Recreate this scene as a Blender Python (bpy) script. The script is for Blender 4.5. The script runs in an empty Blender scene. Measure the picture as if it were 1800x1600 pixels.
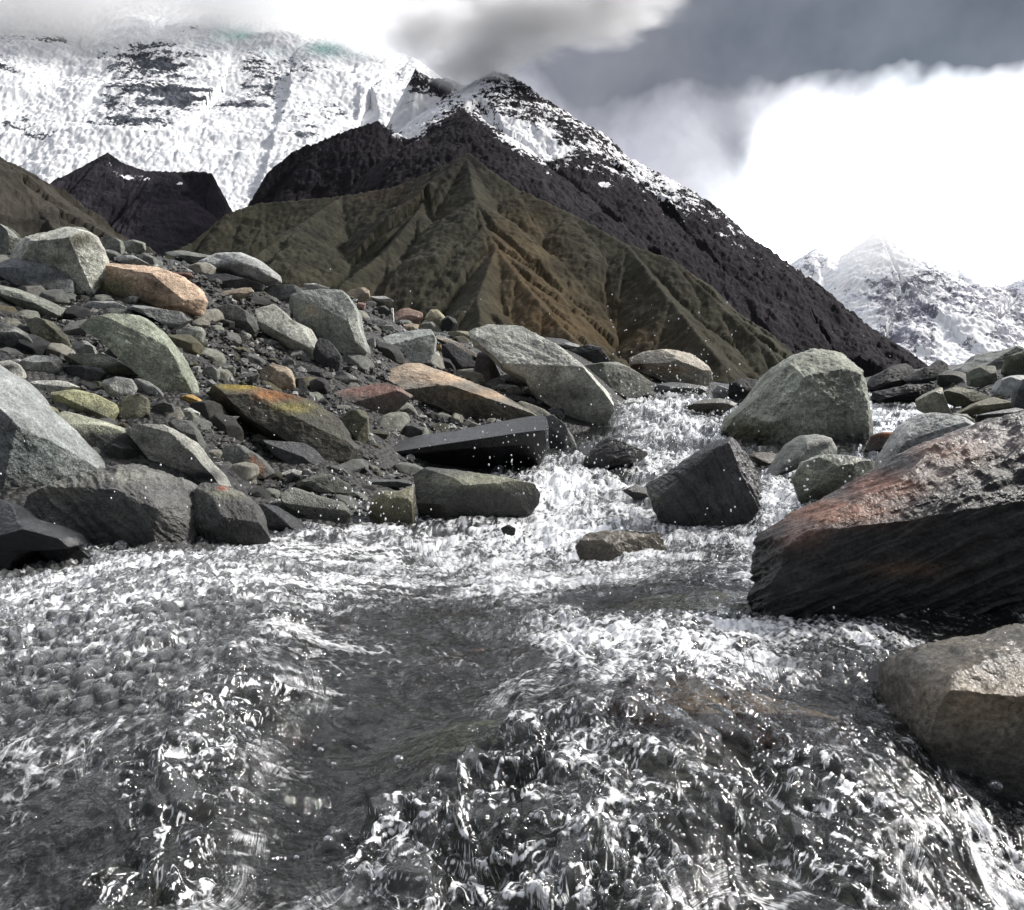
import bpy, math, random
import numpy as np

# ------------------------------------------------------------------ camera, world, sun
sc = bpy.context.scene
C = sc.collection
F = 1350.0                                  # focal length in photo pixels (photo 1800 x 1600)
cd = bpy.data.cameras.new("camera"); cam = bpy.data.objects.new("camera", cd); C.objects.link(cam)
cd.sensor_width = 36; cd.sensor_fit = 'HORIZONTAL'; cd.lens = 36 * F / 1800
cd.clip_start = 0.02; cd.clip_end = 40000
cam.location = (0, 0, 0); cam.rotation_euler = (math.radians(90), 0, 0)
sc.camera = cam
sc.view_settings.view_transform = 'Standard'; sc.view_settings.look = 'None'
sc.view_settings.exposure = 0.3; sc.view_settings.gamma = 1
sc.cycles.use_denoising = True
sc.cycles.max_bounces = 8; sc.cycles.transparent_max_bounces = 12
sc.cycles.sample_clamp_indirect = 6; sc.cycles.volume_bounces = 3

SUN = np.array([0.90, 0.22, 0.78]); SUN /= np.linalg.norm(SUN)
sl = bpy.data.lights.new("sun", 'SUN'); sl.energy = 5.0; sl.angle = math.radians(6); sl.color = (1, .96, .9)
so = bpy.data.objects.new("sun", sl); C.objects.link(so)
from mathutils import Vector, noise as mnoise
so.rotation_euler = Vector(SUN).to_track_quat('Z', 'Y').to_euler()

world = bpy.data.worlds.new("World"); sc.world = world; world.use_nodes = True
nt = world.node_tree; nt.nodes.clear()
def N(t, ty, **kw):
    n = t.nodes.new(ty)
    for k, v in kw.items():
        if k.startswith('i_'):
            key = k[2:]; key = int(key) if key.isdigit() else key
            n.inputs[key].default_value = v
        else: setattr(n, k, v)
    return n
def M(t, op, a, b=None, clamp=False):
    n = t.nodes.new('ShaderNodeMath'); n.operation = op; n.use_clamp = clamp
    for i, v in enumerate((a, b)):
        if v is None: continue
        if isinstance(v, (int, float)): n.inputs[i].default_value = v
        else: t.links.new(v, n.inputs[i])
    return n.outputs[0]
def MIX(t, f, a, b, blend='MIX'):
    n = t.nodes.new('ShaderNodeMix'); n.data_type = 'RGBA'; n.blend_type = blend
    for i, v in ((0, f), (6, a), (7, b)):
        if isinstance(v, (int, float)): n.inputs[i].default_value = v
        elif isinstance(v, tuple): n.inputs[i].default_value = (v + (1,))[:4]
        else: t.links.new(v, n.inputs[i])
    return n.outputs[2]
def RAMP(t, f, stops, interp='LINEAR'):
    n = t.nodes.new('ShaderNodeValToRGB'); n.color_ramp.interpolation = interp
    e = n.color_ramp.elements
    while len(e) > 1: e.remove(e[-1])
    for i, (p, c) in enumerate(stops):
        if isinstance(c, (int, float)): c = (c, c, c)
        if i == 0: e[0].position = p; e[0].color = tuple(c) + (1,)
        else:
            q = e.new(p); q.color = tuple(c) + (1,)
    t.links.new(f, n.inputs[0]); return n.outputs[0]
def dirpx(px, py):
    v = Vector(((px - 900) / F, 1, (800 - py) / F)); v.normalize(); return v
tc = N(nt, 'ShaderNodeTexCoord')
wn = N(nt, 'ShaderNodeTexNoise', i_Scale=3.0, i_Detail=5.0, i_Roughness=.55)
nt.links.new(tc.outputs['Generated'], wn.inputs['Vector'])
sub = N(nt, 'ShaderNodeVectorMath', operation='SUBTRACT'); nt.links.new(wn.outputs['Color'], sub.inputs[0]); sub.inputs[1].default_value = (.5, .5, .5)
scl = N(nt, 'ShaderNodeVectorMath', operation='SCALE'); nt.links.new(sub.outputs[0], scl.inputs[0]); scl.inputs['Scale'].default_value = .30
add = N(nt, 'ShaderNodeVectorMath', operation='ADD'); nt.links.new(tc.outputs['Generated'], add.inputs[0]); nt.links.new(scl.outputs[0], add.inputs[1])
nrm = N(nt, 'ShaderNodeVectorMath', operation='NORMALIZE'); nt.links.new(add.outputs[0], nrm.inputs[0])
def blob(px, py, r, amp):
    """soft patch of cloud cover round a direction of the sky; r in degrees"""
    d = N(nt, 'ShaderNodeVectorMath', operation='DOT_PRODUCT'); nt.links.new(nrm.outputs[0], d.inputs[0]); d.inputs[1].default_value = dirpx(px, py)
    k = 1.0 / (1 - math.cos(math.radians(r)))
    e = M(nt, 'MULTIPLY', M(nt, 'SUBTRACT', 1.0, d.outputs['Value']), -k)
    return M(nt, 'MULTIPLY', M(nt, 'EXPONENT', e), amp)
big = N(nt, 'ShaderNodeTexNoise', i_Scale=1.7, i_Detail=6.0, i_Roughness=.6)
nt.links.new(nrm.outputs[0], big.inputs['Vector'])
L = M(nt, 'ADD', M(nt, 'MULTIPLY', big.outputs['Fac'], .7), .02)
gap = N(nt, 'ShaderNodeTexNoise', i_Scale=3.4, i_Detail=4.0, i_Roughness=.5); nt.links.new(nrm.outputs[0], gap.inputs['Vector'])
brk = RAMP(nt, gap.outputs['Fac'], [(.50, 0), (.60, 1)])
upw = N(nt, 'ShaderNodeSeparateXYZ'); nt.links.new(tc.outputs['Generated'], upw.inputs[0])
L = M(nt, 'ADD', L, M(nt, 'MULTIPLY', brk, M(nt, 'MULTIPLY', RAMP(nt, upw.outputs['Z'], [(.50, 0), (.62, 1)]), 3.0)))   # unseen bright gaps overhead, added for reflections on the water
for b in [(1545, 290, 8, 3.0), (1760, 440, 9, 3.0), (1380, 520, 4.5, .9), (1620, 620, 8, 1.6),
          (150, 100, 14, .22), (480, 60, 8, .12), (640, 150, 5, .08),
          (980, -20, 8, -.3), (1010, 30, 5, -.35), (1120, 60, 5, -.25), (860, -10, 5, -.35), (1250, 30, 6, -.5), (1520, -60, 5, -1.3), (1760, 30, 5, -2.0), (1340, 215, 3.0, -.9), (1320, 300, 3, -.5), (1050, 190, 5, .0), (1180, 300, 4, -.1),
          (1600, -260, 10, -1.6), (600, -500, 18, .7), (1900, -900, 22, .9), (-600, -200, 14, .5), (2600, 300, 20, .8)]:
    L = M(nt, 'ADD', L, blob(*b))
fine = N(nt, 'ShaderNodeTexNoise', i_Scale=5.5, i_Detail=8.0, i_Roughness=.6, i_Distortion=.5); nt.links.new(nrm.outputs[0], fine.inputs['Vector'])
L = M(nt, 'MULTIPLY', L, RAMP(nt, fine.outputs['Fac'], [(.3, .62), (.5, 1.0), (.7, 1.35)]))
L = M(nt, 'MAXIMUM', L, M(nt, 'SUBTRACT', M(nt, 'MULTIPLY', wn.outputs['Fac'], .55), .12))
L = M(nt, 'MULTIPLY', L, RAMP(nt, upw.outputs['Z'], [(.50, 1.0), (.75, .6)]))  # overhead sky dimmed to lower the ambient light
back = N(nt, 'ShaderNodeVectorMath', operation='DOT_PRODUCT'); nt.links.new(tc.outputs['Generated'], back.inputs[0]); back.inputs[1].default_value = (0, -1, 0)
L = M(nt, 'MULTIPLY', L, RAMP(nt, back.outputs['Value'], [(0, 1.0), (.7, .28)]))   # unseen sky behind the camera, darkened so front faces get less light
L = M(nt, 'MINIMUM', L, 3.6)
hue = N(nt, 'ShaderNodeTexNoise', i_Scale=2.2, i_Detail=2.0); nt.links.new(tc.outputs['Generated'], hue.inputs['Vector'])
tint = RAMP(nt, hue.outputs['Fac'], [(.3, (.90, .88, 1.10)), (.5, (1.0, .98, 1.02)), (.7, (.88, 1.0, 1.05))])
cl = N(nt, 'ShaderNodeVectorMath', operation='SCALE'); nt.links.new(tint, cl.inputs[0]); nt.links.new(L, cl.inputs['Scale'])
sky = N(nt, 'ShaderNodeTexSky'); sky.sky_type = 'NISHITA'; sky.sun_disc = False
sky.sun_elevation = math.asin(SUN[2]); sky.sun_rotation = math.atan2(SUN[0], SUN[1])
bg1 = N(nt, 'ShaderNodeBackground'); nt.links.new(sky.outputs[0], bg1.inputs[0]); bg1.inputs[1].default_value = .02
bg2 = N(nt, 'ShaderNodeBackground'); nt.links.new(cl.outputs[0], bg2.inputs[0]); bg2.inputs[1].default_value = 1.0
ads = N(nt, 'ShaderNodeAddShader'); nt.links.new(bg1.outputs[0], ads.inputs[0]); nt.links.new(bg2.outputs[0], ads.inputs[1])
wo = N(nt, 'ShaderNodeOutputWorld'); nt.links.new(ads.outputs[0], wo.inputs[0])

# ------------------------------------------------------------------ numpy helpers
RG = np.random.RandomState(7)
PERM = np.concatenate([RG.permutation(256)] * 3)
GR = RG.normal(size=(256, 3)); GR /= np.linalg.norm(GR, axis=1)[:, None]
def pnoise(p):
    p = np.asarray(p, dtype=np.float64); i = np.floor(p).astype(np.int64); f = p - i; i &= 255
    u = f * f * f * (f * (f * 6 - 15) + 10); out = 0
    for dx in (0, 1):
        wx = u[:, 0] if dx else 1 - u[:, 0]; hx = PERM[i[:, 0] + dx]
        for dy in (0, 1):
            wy = u[:, 1] if dy else 1 - u[:, 1]; hy = PERM[hx + i[:, 1] + dy]
            for dz in (0, 1):
                wz = u[:, 2] if dz else 1 - u[:, 2]
                g = GR[PERM[hy + i[:, 2] + dz]]
                out = out + wx * wy * wz * (g[:, 0] * (f[:, 0] - dx) + g[:, 1] * (f[:, 1] - dy) + g[:, 2] * (f[:, 2] - dz))
    return out * 1.5
def fbm(p, octv=4, gain=.5, ridged=False):
    a = 1.0; s = 0; tot = 0; p = np.array(p, dtype=np.float64)
    for o in range(octv):
        n = pnoise(p)
        if ridged: n = 1 - 2 * np.abs(n)
        s = s + a * n; tot += a; a *= gain; p = p * 2.03 + 17.7
    return s / tot
def worley(x, y, seed=0):
    """2-D cells: distance to the nearest feature point, and a random number of that cell"""
    ix = np.floor(x).astype(np.int64); iy = np.floor(y).astype(np.int64)
    best = np.full(x.shape, 9.0); second = best.copy(); cid = np.zeros(x.shape)
    for dx in (-1, 0, 1):
        for dy in (-1, 0, 1):
            a = PERM[(ix + dx + seed) & 255]; h = PERM[a + ((iy + dy) & 255)]; h2 = PERM[h + 91]
            d = np.hypot(ix + dx + .1 + .8 * h / 255. - x, iy + dy + .1 + .8 * h2 / 255. - y)
            m = d < best
            second = np.where(m, best, np.minimum(second, d)); cid = np.where(m, PERM[h + 33] / 255., cid); best = np.where(m, d, best)
    return best, second, cid
def sstep(a, b, x):
    t = np.clip((x - a) / (b - a), 0, 1); return t * t * (3 - 2 * t)
class TPS:
    def __init__(s, X, v, lam=1e-3):
        s.X = np.asarray(X, float); n = len(s.X)
        K = s.k(s.X, s.X) + lam * np.eye(n); P = np.c_[np.ones(n), s.X]
        A = np.block([[K, P], [P.T, np.zeros((3, 3))]])
        w = np.linalg.solve(A, np.r_[v, 0, 0, 0]); s.w = w[:n]; s.a = w[n:]
    def k(s, A, B):
        r2 = ((A[:, None, :] - B[None]) ** 2).sum(-1); return .5 * r2 * np.log(r2 + 1e-12)
    def __call__(s, X):
        out = np.empty(len(X))
        for i in range(0, len(X), 40000):
            q = X[i:i + 40000]; out[i:i + 40000] = s.k(q, s.X) @ s.w + s.a[0] + q @ s.a[1:]
        return out
def mesh_obj(name, co, faces, mat, parent=None, smooth=True, attrs=None, loc=None):
    co = np.asarray(co, dtype=np.float64)
    if loc is None: loc = np.zeros(3)
    me = bpy.data.meshes.new(name); faces = np.asarray(faces, dtype=np.int32); nf, k = faces.shape
    me.vertices.add(len(co)); me.vertices.foreach_set('co', (co - loc).astype(np.float32).ravel())
    me.loops.add(nf * k); me.loops.foreach_set('vertex_index', faces.ravel())
    me.polygons.add(nf); me.polygons.foreach_set('loop_start', np.arange(0, nf * k, k, dtype=np.int32))
    me.polygons.foreach_set('loop_total', np.full(nf, k, dtype=np.int32))
    me.update(calc_edges=True)
    me.polygons.foreach_set('use_smooth', np.full(nf, smooth))
    for an, arr in (attrs or {}).items():
        arr = np.asarray(arr, dtype=np.float32)
        if arr.ndim == 1:
            a = me.attributes.new(an, 'FLOAT', 'POINT'); a.data.foreach_set('value', arr)
        else:
            a = me.attributes.new(an, 'FLOAT_COLOR', 'POINT'); a.data.foreach_set('color', np.c_[arr, np.ones(len(arr))].astype(np.float32).ravel())
    me.materials.append(mat)
    o = bpy.data.objects.new(name, me); C.objects.link(o); o.location = loc; o.parent = parent
    return o
def gridfaces(nr, nc):
    i = np.arange(nr * nc).reshape(nr, nc)
    return np.stack([i[:-1, :-1], i[:-1, 1:], i[1:, 1:], i[1:, :-1]], -1).reshape(-1, 4)
def tag(o, label=None, cat=None, group=None, kind=None):
    for k, v in (('label', label), ('category', cat), ('group', group), ('kind', kind)):
        if v: o[k] = v
    return o
def W(px, py, Y): return np.array([(px - 900) / F * Y, Y, (800 - py) / F * Y])

# ------------------------------------------------------------------ materials
def newmat(name):
    m = bpy.data.materials.new(name); m.use_nodes = True; t = m.node_tree; t.nodes.clear()
    out = N(t, 'ShaderNodeOutputMaterial'); return m, t, out
def attr(t, n): return N(t, 'ShaderNodeAttribute', attribute_name=n)
def stone_material():
    m, t, out = newmat('stone')
    tc = N(t, 'ShaderNodeTexCoord'); oi = N(t, 'ShaderNodeObjectInfo')
    off = N(t, 'ShaderNodeVectorMath', operation='ADD'); t.links.new(tc.outputs['Object'], off.inputs[0])
    sc3 = N(t, 'ShaderNodeVectorMath', operation='SCALE'); sc3.inputs[0].default_value = (9, 5, 7); t.links.new(oi.outputs['Random'], sc3.inputs['Scale'])
    t.links.new(sc3.outputs[0], off.inputs[1]); v = off.outputs[0]
    def noise(s, d=6, r=.6, dist=0):
        n = N(t, 'ShaderNodeTexNoise', i_Scale=s, i_Detail=float(d), i_Roughness=r, i_Distortion=dist); t.links.new(v, n.inputs['Vector']); return n.outputs['Fac']
    n1 = noise(5, 8, .65, .3); n2 = noise(38, 6, .7); n3 = noise(150, 3, .6)
    col = attr(t, 'Col').outputs['Color']; wet = attr(t, 'Wet').outputs['Fac']
    c = MIX(t, 1.0, col, RAMP(t, n1, [(.28, .42), (.5, 1.0), (.72, 1.5)]), 'MULTIPLY')
    c = MIX(t, 1.0, c, RAMP(t, n2, [(.30, .55), (.5, 1.0), (.72, 1.5)]), 'MULTIPLY')
    c = MIX(t, .8, c, RAMP(t, n3, [(.33, .45), (.5, 1.0), (.68, 1.5)]), 'MULTIPLY')
    # thin cracks
    ve = N(t, 'ShaderNodeTexVoronoi', feature='DISTANCE_TO_EDGE', i_Scale=6.0)
    wv = N(t, 'ShaderNodeTexNoise', i_Scale=9.0, i_Detail=4.0); t.links.new(v, wv.inputs['Vector'])
    mixv = N(t, 'ShaderNodeVectorMath', operation='MULTIPLY_ADD'); t.links.new(wv.outputs['Color'], mixv.inputs[0]); mixv.inputs[1].default_value = (.9, .9, .9); t.links.new(v, mixv.inputs[2])
    t.links.new(mixv.outputs[0], ve.inputs['Vector'])
    crack = RAMP(t, ve.outputs['Distance'], [(0, 0), (.012, 1)])
    cm = RAMP(t, noise(4, 2), [(.5, 0), (.58, 1)])
    crk = M(t, 'MAXIMUM', crack, M(t, 'SUBTRACT', 1.0, cm))
    c = MIX(t, 1.0, c, RAMP(t, crk, [(0, .55), (1, 1)]), 'MULTIPLY')
    # copies of the small stones differ in tone
    rnd = RAMP(t, oi.outputs['Random'], [(0, (.55, .55, .57)), (.3, (.85, .86, .84)), (.6, (1.1, 1.12, 1.0)), (.85, (1.35, 1.25, 1.1)), (1, (.7, .7, .75))])
    vary = attr(t, 'Vary').outputs['Fac']
    c = MIX(t, 1.0, c, MIX(t, vary, (1, 1, 1), rnd), 'MULTIPLY')
    h = M(t, 'ADD', M(t, 'MULTIPLY', n2, 1.0), M(t, 'MULTIPLY', n3, .35))
    h = M(t, 'ADD', h, M(t, 'MULTIPLY', crk, .5))
    b = N(t, 'ShaderNodeBump', i_Distance=.018); t.links.new(M(t, 'SUBTRACT', .95, M(t, 'MULTIPLY', wet, .6)), b.inputs['Strength']); t.links.new(h, b.inputs['Height'])
    p = N(t, 'ShaderNodeBsdfPrincipled'); t.links.new(c, p.inputs['Base Color']); t.links.new(b.outputs[0], p.inputs['Normal'])
    r = M(t, 'SUBTRACT', .85, M(t, 'MULTIPLY', wet, M(t, 'ADD', .45, M(t, 'MULTIPLY', n2, .45))), clamp=True)
    t.links.new(r, p.inputs['Roughness'])
    t.links.new(M(t, 'ADD', .25, M(t, 'MULTIPLY', wet, .2)), p.inputs['Specular IOR Level'])
    t.links.new(p.outputs[0], out.inputs[0]); return m
STONE = stone_material()
def ground_material():
    m, t, out = newmat('ground')
    tc = N(t, 'ShaderNodeTexCoord'); v = tc.outputs['Object']
    def noise(s, d=6, r=.6):
        n = N(t, 'ShaderNodeTexNoise', i_Scale=s, i_Detail=float(d), i_Roughness=r); t.links.new(v, n.inputs['Vector']); return n.outputs['Fac']
    vo = N(t, 'ShaderNodeTexVoronoi', i_Scale=38.0, i_Randomness=1.0); t.links.new(v, vo.inputs['Vector'])
    n1 = noise(3); n2 = noise(60)
    c = MIX(t, RAMP(t, n1, [(.35, 0), (.65, 1)]), (.010, .010, .011), (.026, .025, .022))
    c = MIX(t, .7, c, RAMP(t, vo.outputs['Color'], [(0, .4), (1, 2.0)]), 'MULTIPLY')
    h = M(t, 'ADD', M(t, 'MULTIPLY', vo.outputs['Distance'], -1.2), M(t, 'MULTIPLY', n2, .5))
    b = N(t, 'ShaderNodeBump', i_Strength=1.0, i_Distance=.02); t.links.new(h, b.inputs['Height'])
    p = N(t, 'ShaderNodeBsdfPrincipled', i_Roughness=.6); t.links.new(c, p.inputs['Base Color']); t.links.new(b.outputs[0], p.inputs['Normal'])
    t.links.new(p.outputs[0], out.inputs[0]); return m
GROUND = ground_material()
def mountain_material(name, rock_scale, snow_noise, rough_bump, bumpd, lo=.62):
    """Col: rock, scree and grass colour, with haze on the far peaks; Snow: cover 0..1, broken up by fine noise"""
    m, t, out = newmat(name)
    tc = N(t, 'ShaderNodeTexCoord'); v = tc.outputs['Object']
    def noise(s, d=8, r=.65, dist=0.):
        n = N(t, 'ShaderNodeTexNoise', i_Scale=s, i_Detail=float(d), i_Roughness=r, i_Distortion=dist); t.links.new(v, n.inputs['Vector']); return n.outputs['Fac']
    n1 = noise(rock_scale, 10, .7, .4); n2 = noise(snow_noise, 10, .72, .3)
    c = MIX(t, 1.0, attr(t, 'Col').outputs['Color'], RAMP(t, n1, [(.3, .45), (.5, 1.0), (.7, 1.6)]), 'MULTIPLY')
    n4 = noise(snow_noise * 3.5, 6, .7, .5)
    s = M(t, 'ADD', attr(t, 'Snow').outputs['Fac'], M(t, 'MULTIPLY', M(t, 'SUBTRACT', n2, .5), 2.2))
    s = M(t, 'ADD', s, M(t, 'MULTIPLY', M(t, 'SUBTRACT', n4, .5), 1.8))
    s = RAMP(t, s, [(.46, 0), (.54, 1)])
    sn = RAMP(t, n2, [(.35, (lo * .96, lo, lo * 1.05)), (.6, (.80, .80, .81))])
    sn = MIX(t, attr(t, 'Ice').outputs['Fac'], sn, (.36, .52, .51))
    c = MIX(t, s, c, sn)
    b = N(t, 'ShaderNodeBump', i_Distance=bumpd); t.links.new(n1, b.inputs['Height'])
    t.links.new(M(t, 'SUBTRACT', rough_bump, M(t, 'MULTIPLY', s, rough_bump * .7)), b.inputs['Strength'])
    p = N(t, 'ShaderNodeBsdfPrincipled', i_Roughness=.9); p.inputs['Specular IOR Level'].default_value = .1
    t.links.new(c, p.inputs['Base Color']); t.links.new(b.outputs[0], p.inputs['Normal'])
    t.links.new(p.outputs[0], out.inputs[0]); return m
def water_material():
    m, t, out = newmat('water')
    tc = N(t, 'ShaderNodeTexCoord'); v = tc.outputs['Object']
    def noise(s, d=4, r=.6, dist=0.):
        n = N(t, 'ShaderNodeTexNoise', i_Scale=s, i_Detail=float(d), i_Roughness=r, i_Distortion=dist); t.links.new(v, n.inputs['Vector']); return n.outputs['Fac']
    n1 = noise(120, 3, .6, .6); n2 = noise(45, 3, .6, 1.0)
    b = N(t, 'ShaderNodeBump', i_Strength=.4, i_Distance=.006); t.links.new(M(t, 'ADD', n1, M(t, 'MULTIPLY', n2, 1.5)), b.inputs['Height'])
    fr = N(t, 'ShaderNodeFresnel', i_IOR=1.42); t.links.new(b.outputs[0], fr.inputs['Normal'])
    gl = N(t, 'ShaderNodeBsdfGlossy', i_Roughness=.04); t.links.new(b.outputs[0], gl.inputs['Normal'])
    tr = N(t, 'ShaderNodeBsdfTransparent'); tr.inputs[0].default_value = (.84, .86, .82, 1)
    body = N(t, 'ShaderNodeBsdfDiffuse'); body.inputs[0].default_value = (.016, .017, .017, 1); t.links.new(b.outputs[0], body.inputs['Normal'])
    base = N(t, 'ShaderNodeMixShader'); t.links.new(attr(t, 'Body').outputs['Fac'], base.inputs[0]); t.links.new(tr.outputs[0], base.inputs[1]); t.links.new(body.outputs[0], base.inputs[2])
    mw = N(t, 'ShaderNodeMixShader'); t.links.new(M(t, 'MULTIPLY', fr.outputs[0], 1.15, clamp=True), mw.inputs[0]); t.links.new(base.outputs[0], mw.inputs[1]); t.links.new(gl.outputs[0], mw.inputs[2])
    fo = N(t, 'ShaderNodeBsdfPrincipled', i_Roughness=.25); fo.inputs['Base Color'].default_value = (.76, .77, .78, 1); t.links.new(b.outputs[0], fo.inputs['Normal'])
    # lace of fine froth and painted sky glints: bright curling threads
    lc = attr(t, 'Lace').outputs['Vector']
    wz = N(t, 'ShaderNodeTexNoise', i_Scale=30.0, i_Detail=3.0); t.links.new(lc, wz.inputs['Vector'])
    ma = N(t, 'ShaderNodeVectorMath', operation='MULTIPLY_ADD'); t.links.new(wz.outputs['Color'], ma.inputs[0]); ma.inputs[1].default_value = (.05, .05, .05); t.links.new(lc, ma.inputs[2])
    def ridge(s, pw):
        n = N(t, 'ShaderNodeTexNoise', i_Scale=s, i_Detail=2.0, i_Roughness=.5); t.links.new(ma.outputs[0], n.inputs['Vector'])
        r = M(t, 'SUBTRACT', 1.0, M(t, 'ABSOLUTE', M(t, 'MULTIPLY', M(t, 'SUBTRACT', n.outputs['Fac'], .5), 5.0)), clamp=True)
        return M(t, 'POWER', r, pw)
    ra = ridge(46, 2.5); rb = ridge(110, 2.0)
    F_ = attr(t, 'FoamGlint').outputs['Fac']
    ff = M(t, 'ADD', M(t, 'MULTIPLY', F_, .62), M(t, 'MULTIPLY', M(t, 'ADD', M(t, 'MULTIPLY', ra, .50), M(t, 'MULTIPLY', rb, .42)), M(t, 'ADD', M(t, 'MULTIPLY', F_, 1.1), .25)))
    ff = M(t, 'ADD', ff, M(t, 'MULTIPLY', M(t, 'SUBTRACT', n1, .5), .7))
    ff = RAMP(t, ff, [(.36, 0), (.85, .85)])
    bu = N(t, 'ShaderNodeBsdfPrincipled', i_Roughness=.12); bu.inputs['Base Color'].default_value = (.11, .113, .113, 1); bu.inputs['IOR'].default_value = 1.8
    mb = N(t, 'ShaderNodeMixShader'); t.links.new(attr(t, 'Bub').outputs['Fac'], mb.inputs[0]); t.links.new(mw.outputs[0], mb.inputs[1]); t.links.new(bu.outputs[0], mb.inputs[2])
    mx = N(t, 'ShaderNodeMixShader'); t.links.new(ff, mx.inputs[0]); t.links.new(mb.outputs[0], mx.inputs[1]); t.links.new(fo.outputs[0], mx.inputs[2])
    t.links.new(mx.outputs[0], out.inputs[0]); return m
WATER = water_material()
def drop_material():
    m, t, out = newmat('droplet')
    p = N(t, 'ShaderNodeBsdfPrincipled', i_Roughness=.08); p.inputs['Base Color'].default_value = (.8, .82, .84, 1)
    t.links.new(p.outputs[0], out.inputs[0]); return m
DROP = drop_material()
def bubble_material():
    m, t, out = newmat('bubble_film')
    lw = N(t, 'ShaderNodeLayerWeight', i_Blend=.35); gl = N(t, 'ShaderNodeBsdfGlossy', i_Roughness=.03); tr = N(t, 'ShaderNodeBsdfTransparent')
    mx = N(t, 'ShaderNodeMixShader'); t.links.new(M(t, 'ADD', .12, lw.outputs['Facing'], clamp=True), mx.inputs[0]); t.links.new(tr.outputs[0], mx.inputs[1]); t.links.new(gl.outputs[0], mx.inputs[2])
    t.links.new(mx.outputs[0], out.inputs[0]); return m
BUBBLE = bubble_material()

# ------------------------------------------------------------------ ground and water height fields over (photo column, log distance)
def key(px, Y): return np.c_[(np.asarray(px, float) - 900) / 600, np.log(np.asarray(Y, float)) * .9]
WC = [(0,1010,1.9),(-500,1010,1.9),(0,1200,1.0),(-500,1250,.95),(0,1400,.66),(0,1650,.47),(-500,1700,.45),(300,980,2.1),(230,1185,.92),(200,1300,.74),(360,1150,.98),(330,1420,.60),(480,1140,1.05),
      (400,1620,.50),(550,960,2.5),(600,1080,1.45),(620,1210,1.02),(560,1330,.83),(580,1430,.72),(700,1560,.53),(560,1600,.52),
      (760,1000,2.3),(900,1090,1.45),(820,1190,1.08),(900,1270,.86),(760,1330,.76),(700,1240,.98),(1000,1236,.82),(1120,1245,.76),(1260,1290,.74),(1100,1410,.60),(1100,1600,.50),(900,1360,.66),(900,1480,.57),(850,1650,.51),
      (1350,1350,.74),(1350,1600,.57),(1500,1420,.68),(1560,1640,.55),(1480,1180,1.05),(1300,1140,1.2),(1600,1250,.95),(1250,1050,1.55),(1050,1030,1.75),
      (940,930,3.0),(1100,960,2.4),(1300,960,2.3),(1020,880,3.5),(1180,850,3.9),(950,850,3.9),(1000,800,4.8),(1150,780,5.2),(1250,790,5.0),(1200,740,6.2),(1110,715,7.4),(1280,715,7.6),(1330,870,3.1),(1400,850,3.4),(1450,890,2.7),
      (1600,735,7.4),(1640,700,9.5),(1750,690,11),(1400,705,8.8),(1900,1250,.98),(2300,1250,.98),(1900,1560,.71),(2300,1700,.5),(1800,900,2.4),(2300,950,2.2),(1720,1480,.74),
      (0,830,4.0),(-500,850,4.0),(500,830,4.4),(300,800,7),(0,800,9),(800,760,7.5),(700,770,12),(1100,690,14),(1800,690,14),(2300,750,6),
      (0,790,40),(1800,780,40),(900,790,40)]
wtps = TPS(key([c[0] for c in WC], [c[2] for c in WC]), np.array([(800 - c[1]) / F for c in WC]), 2e-4)
def Tw(px, Y): return wtps(key(px, Y))
GCB = [(0,900,2.45),(-500,800,2.3),(60,800,2.8),(170,900,2.6),(330,840,2.9),(330,700,3.5),(100,700,3.2),(0,600,3.6),(100,560,4.1),(-500,600,3.6),(-500,430,5),(300,560,4.4),(120,440,5.0),(0,430,4.9),
       (280,460,5.4),(420,500,5.7),(450,580,5.1),(480,700,4.2),(480,820,3.4),(560,860,3.2),(640,540,6.5),(640,640,5.3),(640,740,4.4),(740,800,4.3),(700,860,3.6),(800,600,7.5),(800,690,5.9),(900,740,5.2),(960,650,7.5),(1040,660,8.0),(1060,720,6.8),(1000,600,9.5),
       (1120,660,10),(1230,672,11),(1290,700,9.0),
       (1700,700,9.0),(1640,680,10.5),(1800,640,11),(1700,640,13),(1900,600,12),(2300,600,10),(1560,690,11),(1700,740,7.2),(1800,760,6.2),(1780,820,4.0),(2300,800,3.5),
       (1900,1080,1.5),(2300,1000,1.4),(1480,790,5.2),(1380,790,5.4),(1560,800,4.6),
       (0,560,8),(300,580,8.5),(500,600,9),(-500,560,8),(700,650,11),(900,660,14),(1800,670,20),(2300,670,20),(1400,700,25),
       (0,700,30),(900,720,40),(1800,710,50),(0,745,300),(900,745,300),(1800,745,300),(900,760,4000),(0,760,4000),(1800,760,4000),(900,770,20000),(-500,770,20000),(2300,770,20000)]
WD = [c for c in WC[:-3] if not (c[2] > 3.9 and c[0] < 900) and not (c[0] >= 1700 and c[2] > 1.5)]
gx = [c[0] for c in GCB] + [c[0] for c in WD]; gY = [c[2] for c in GCB] + [c[2] for c in WD]
gt = [(800 - c[1]) / F for c in GCB] + [(800 - c[1]) / F - (.035 + .03 * c[2]) / c[2] for c in WD]
gtps = TPS(key(gx, gY), np.array(gt), 1e-3)
def Tg(px, Y): return gtps(key(px, Y))
QY = np.exp(np.linspace(math.log(.4), math.log(30), 420))
def hit(px, py, water=True):
    """distance at which the view ray of a photo point meets the ground or the water"""
    P = np.full(len(QY), float(px)); s = Tg(P, QY)
    if water: s = np.maximum(s, Tw(P, QY))
    tr = (800 - py) / F; k = np.nonzero(s >= tr)[0]
    return float(QY[k[0]]) if len(k) else 12.0

def rows(py0, step, ymin, ymax):
    """distances so that neighbouring rows lie about step photo pixels apart"""
    out = [ymin]
    while out[-1] < ymax:
        Y = out[-1]; out.append(Y * (1 + step / (400. / Y * .95 + py0)))
    return np.array(out)
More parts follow.
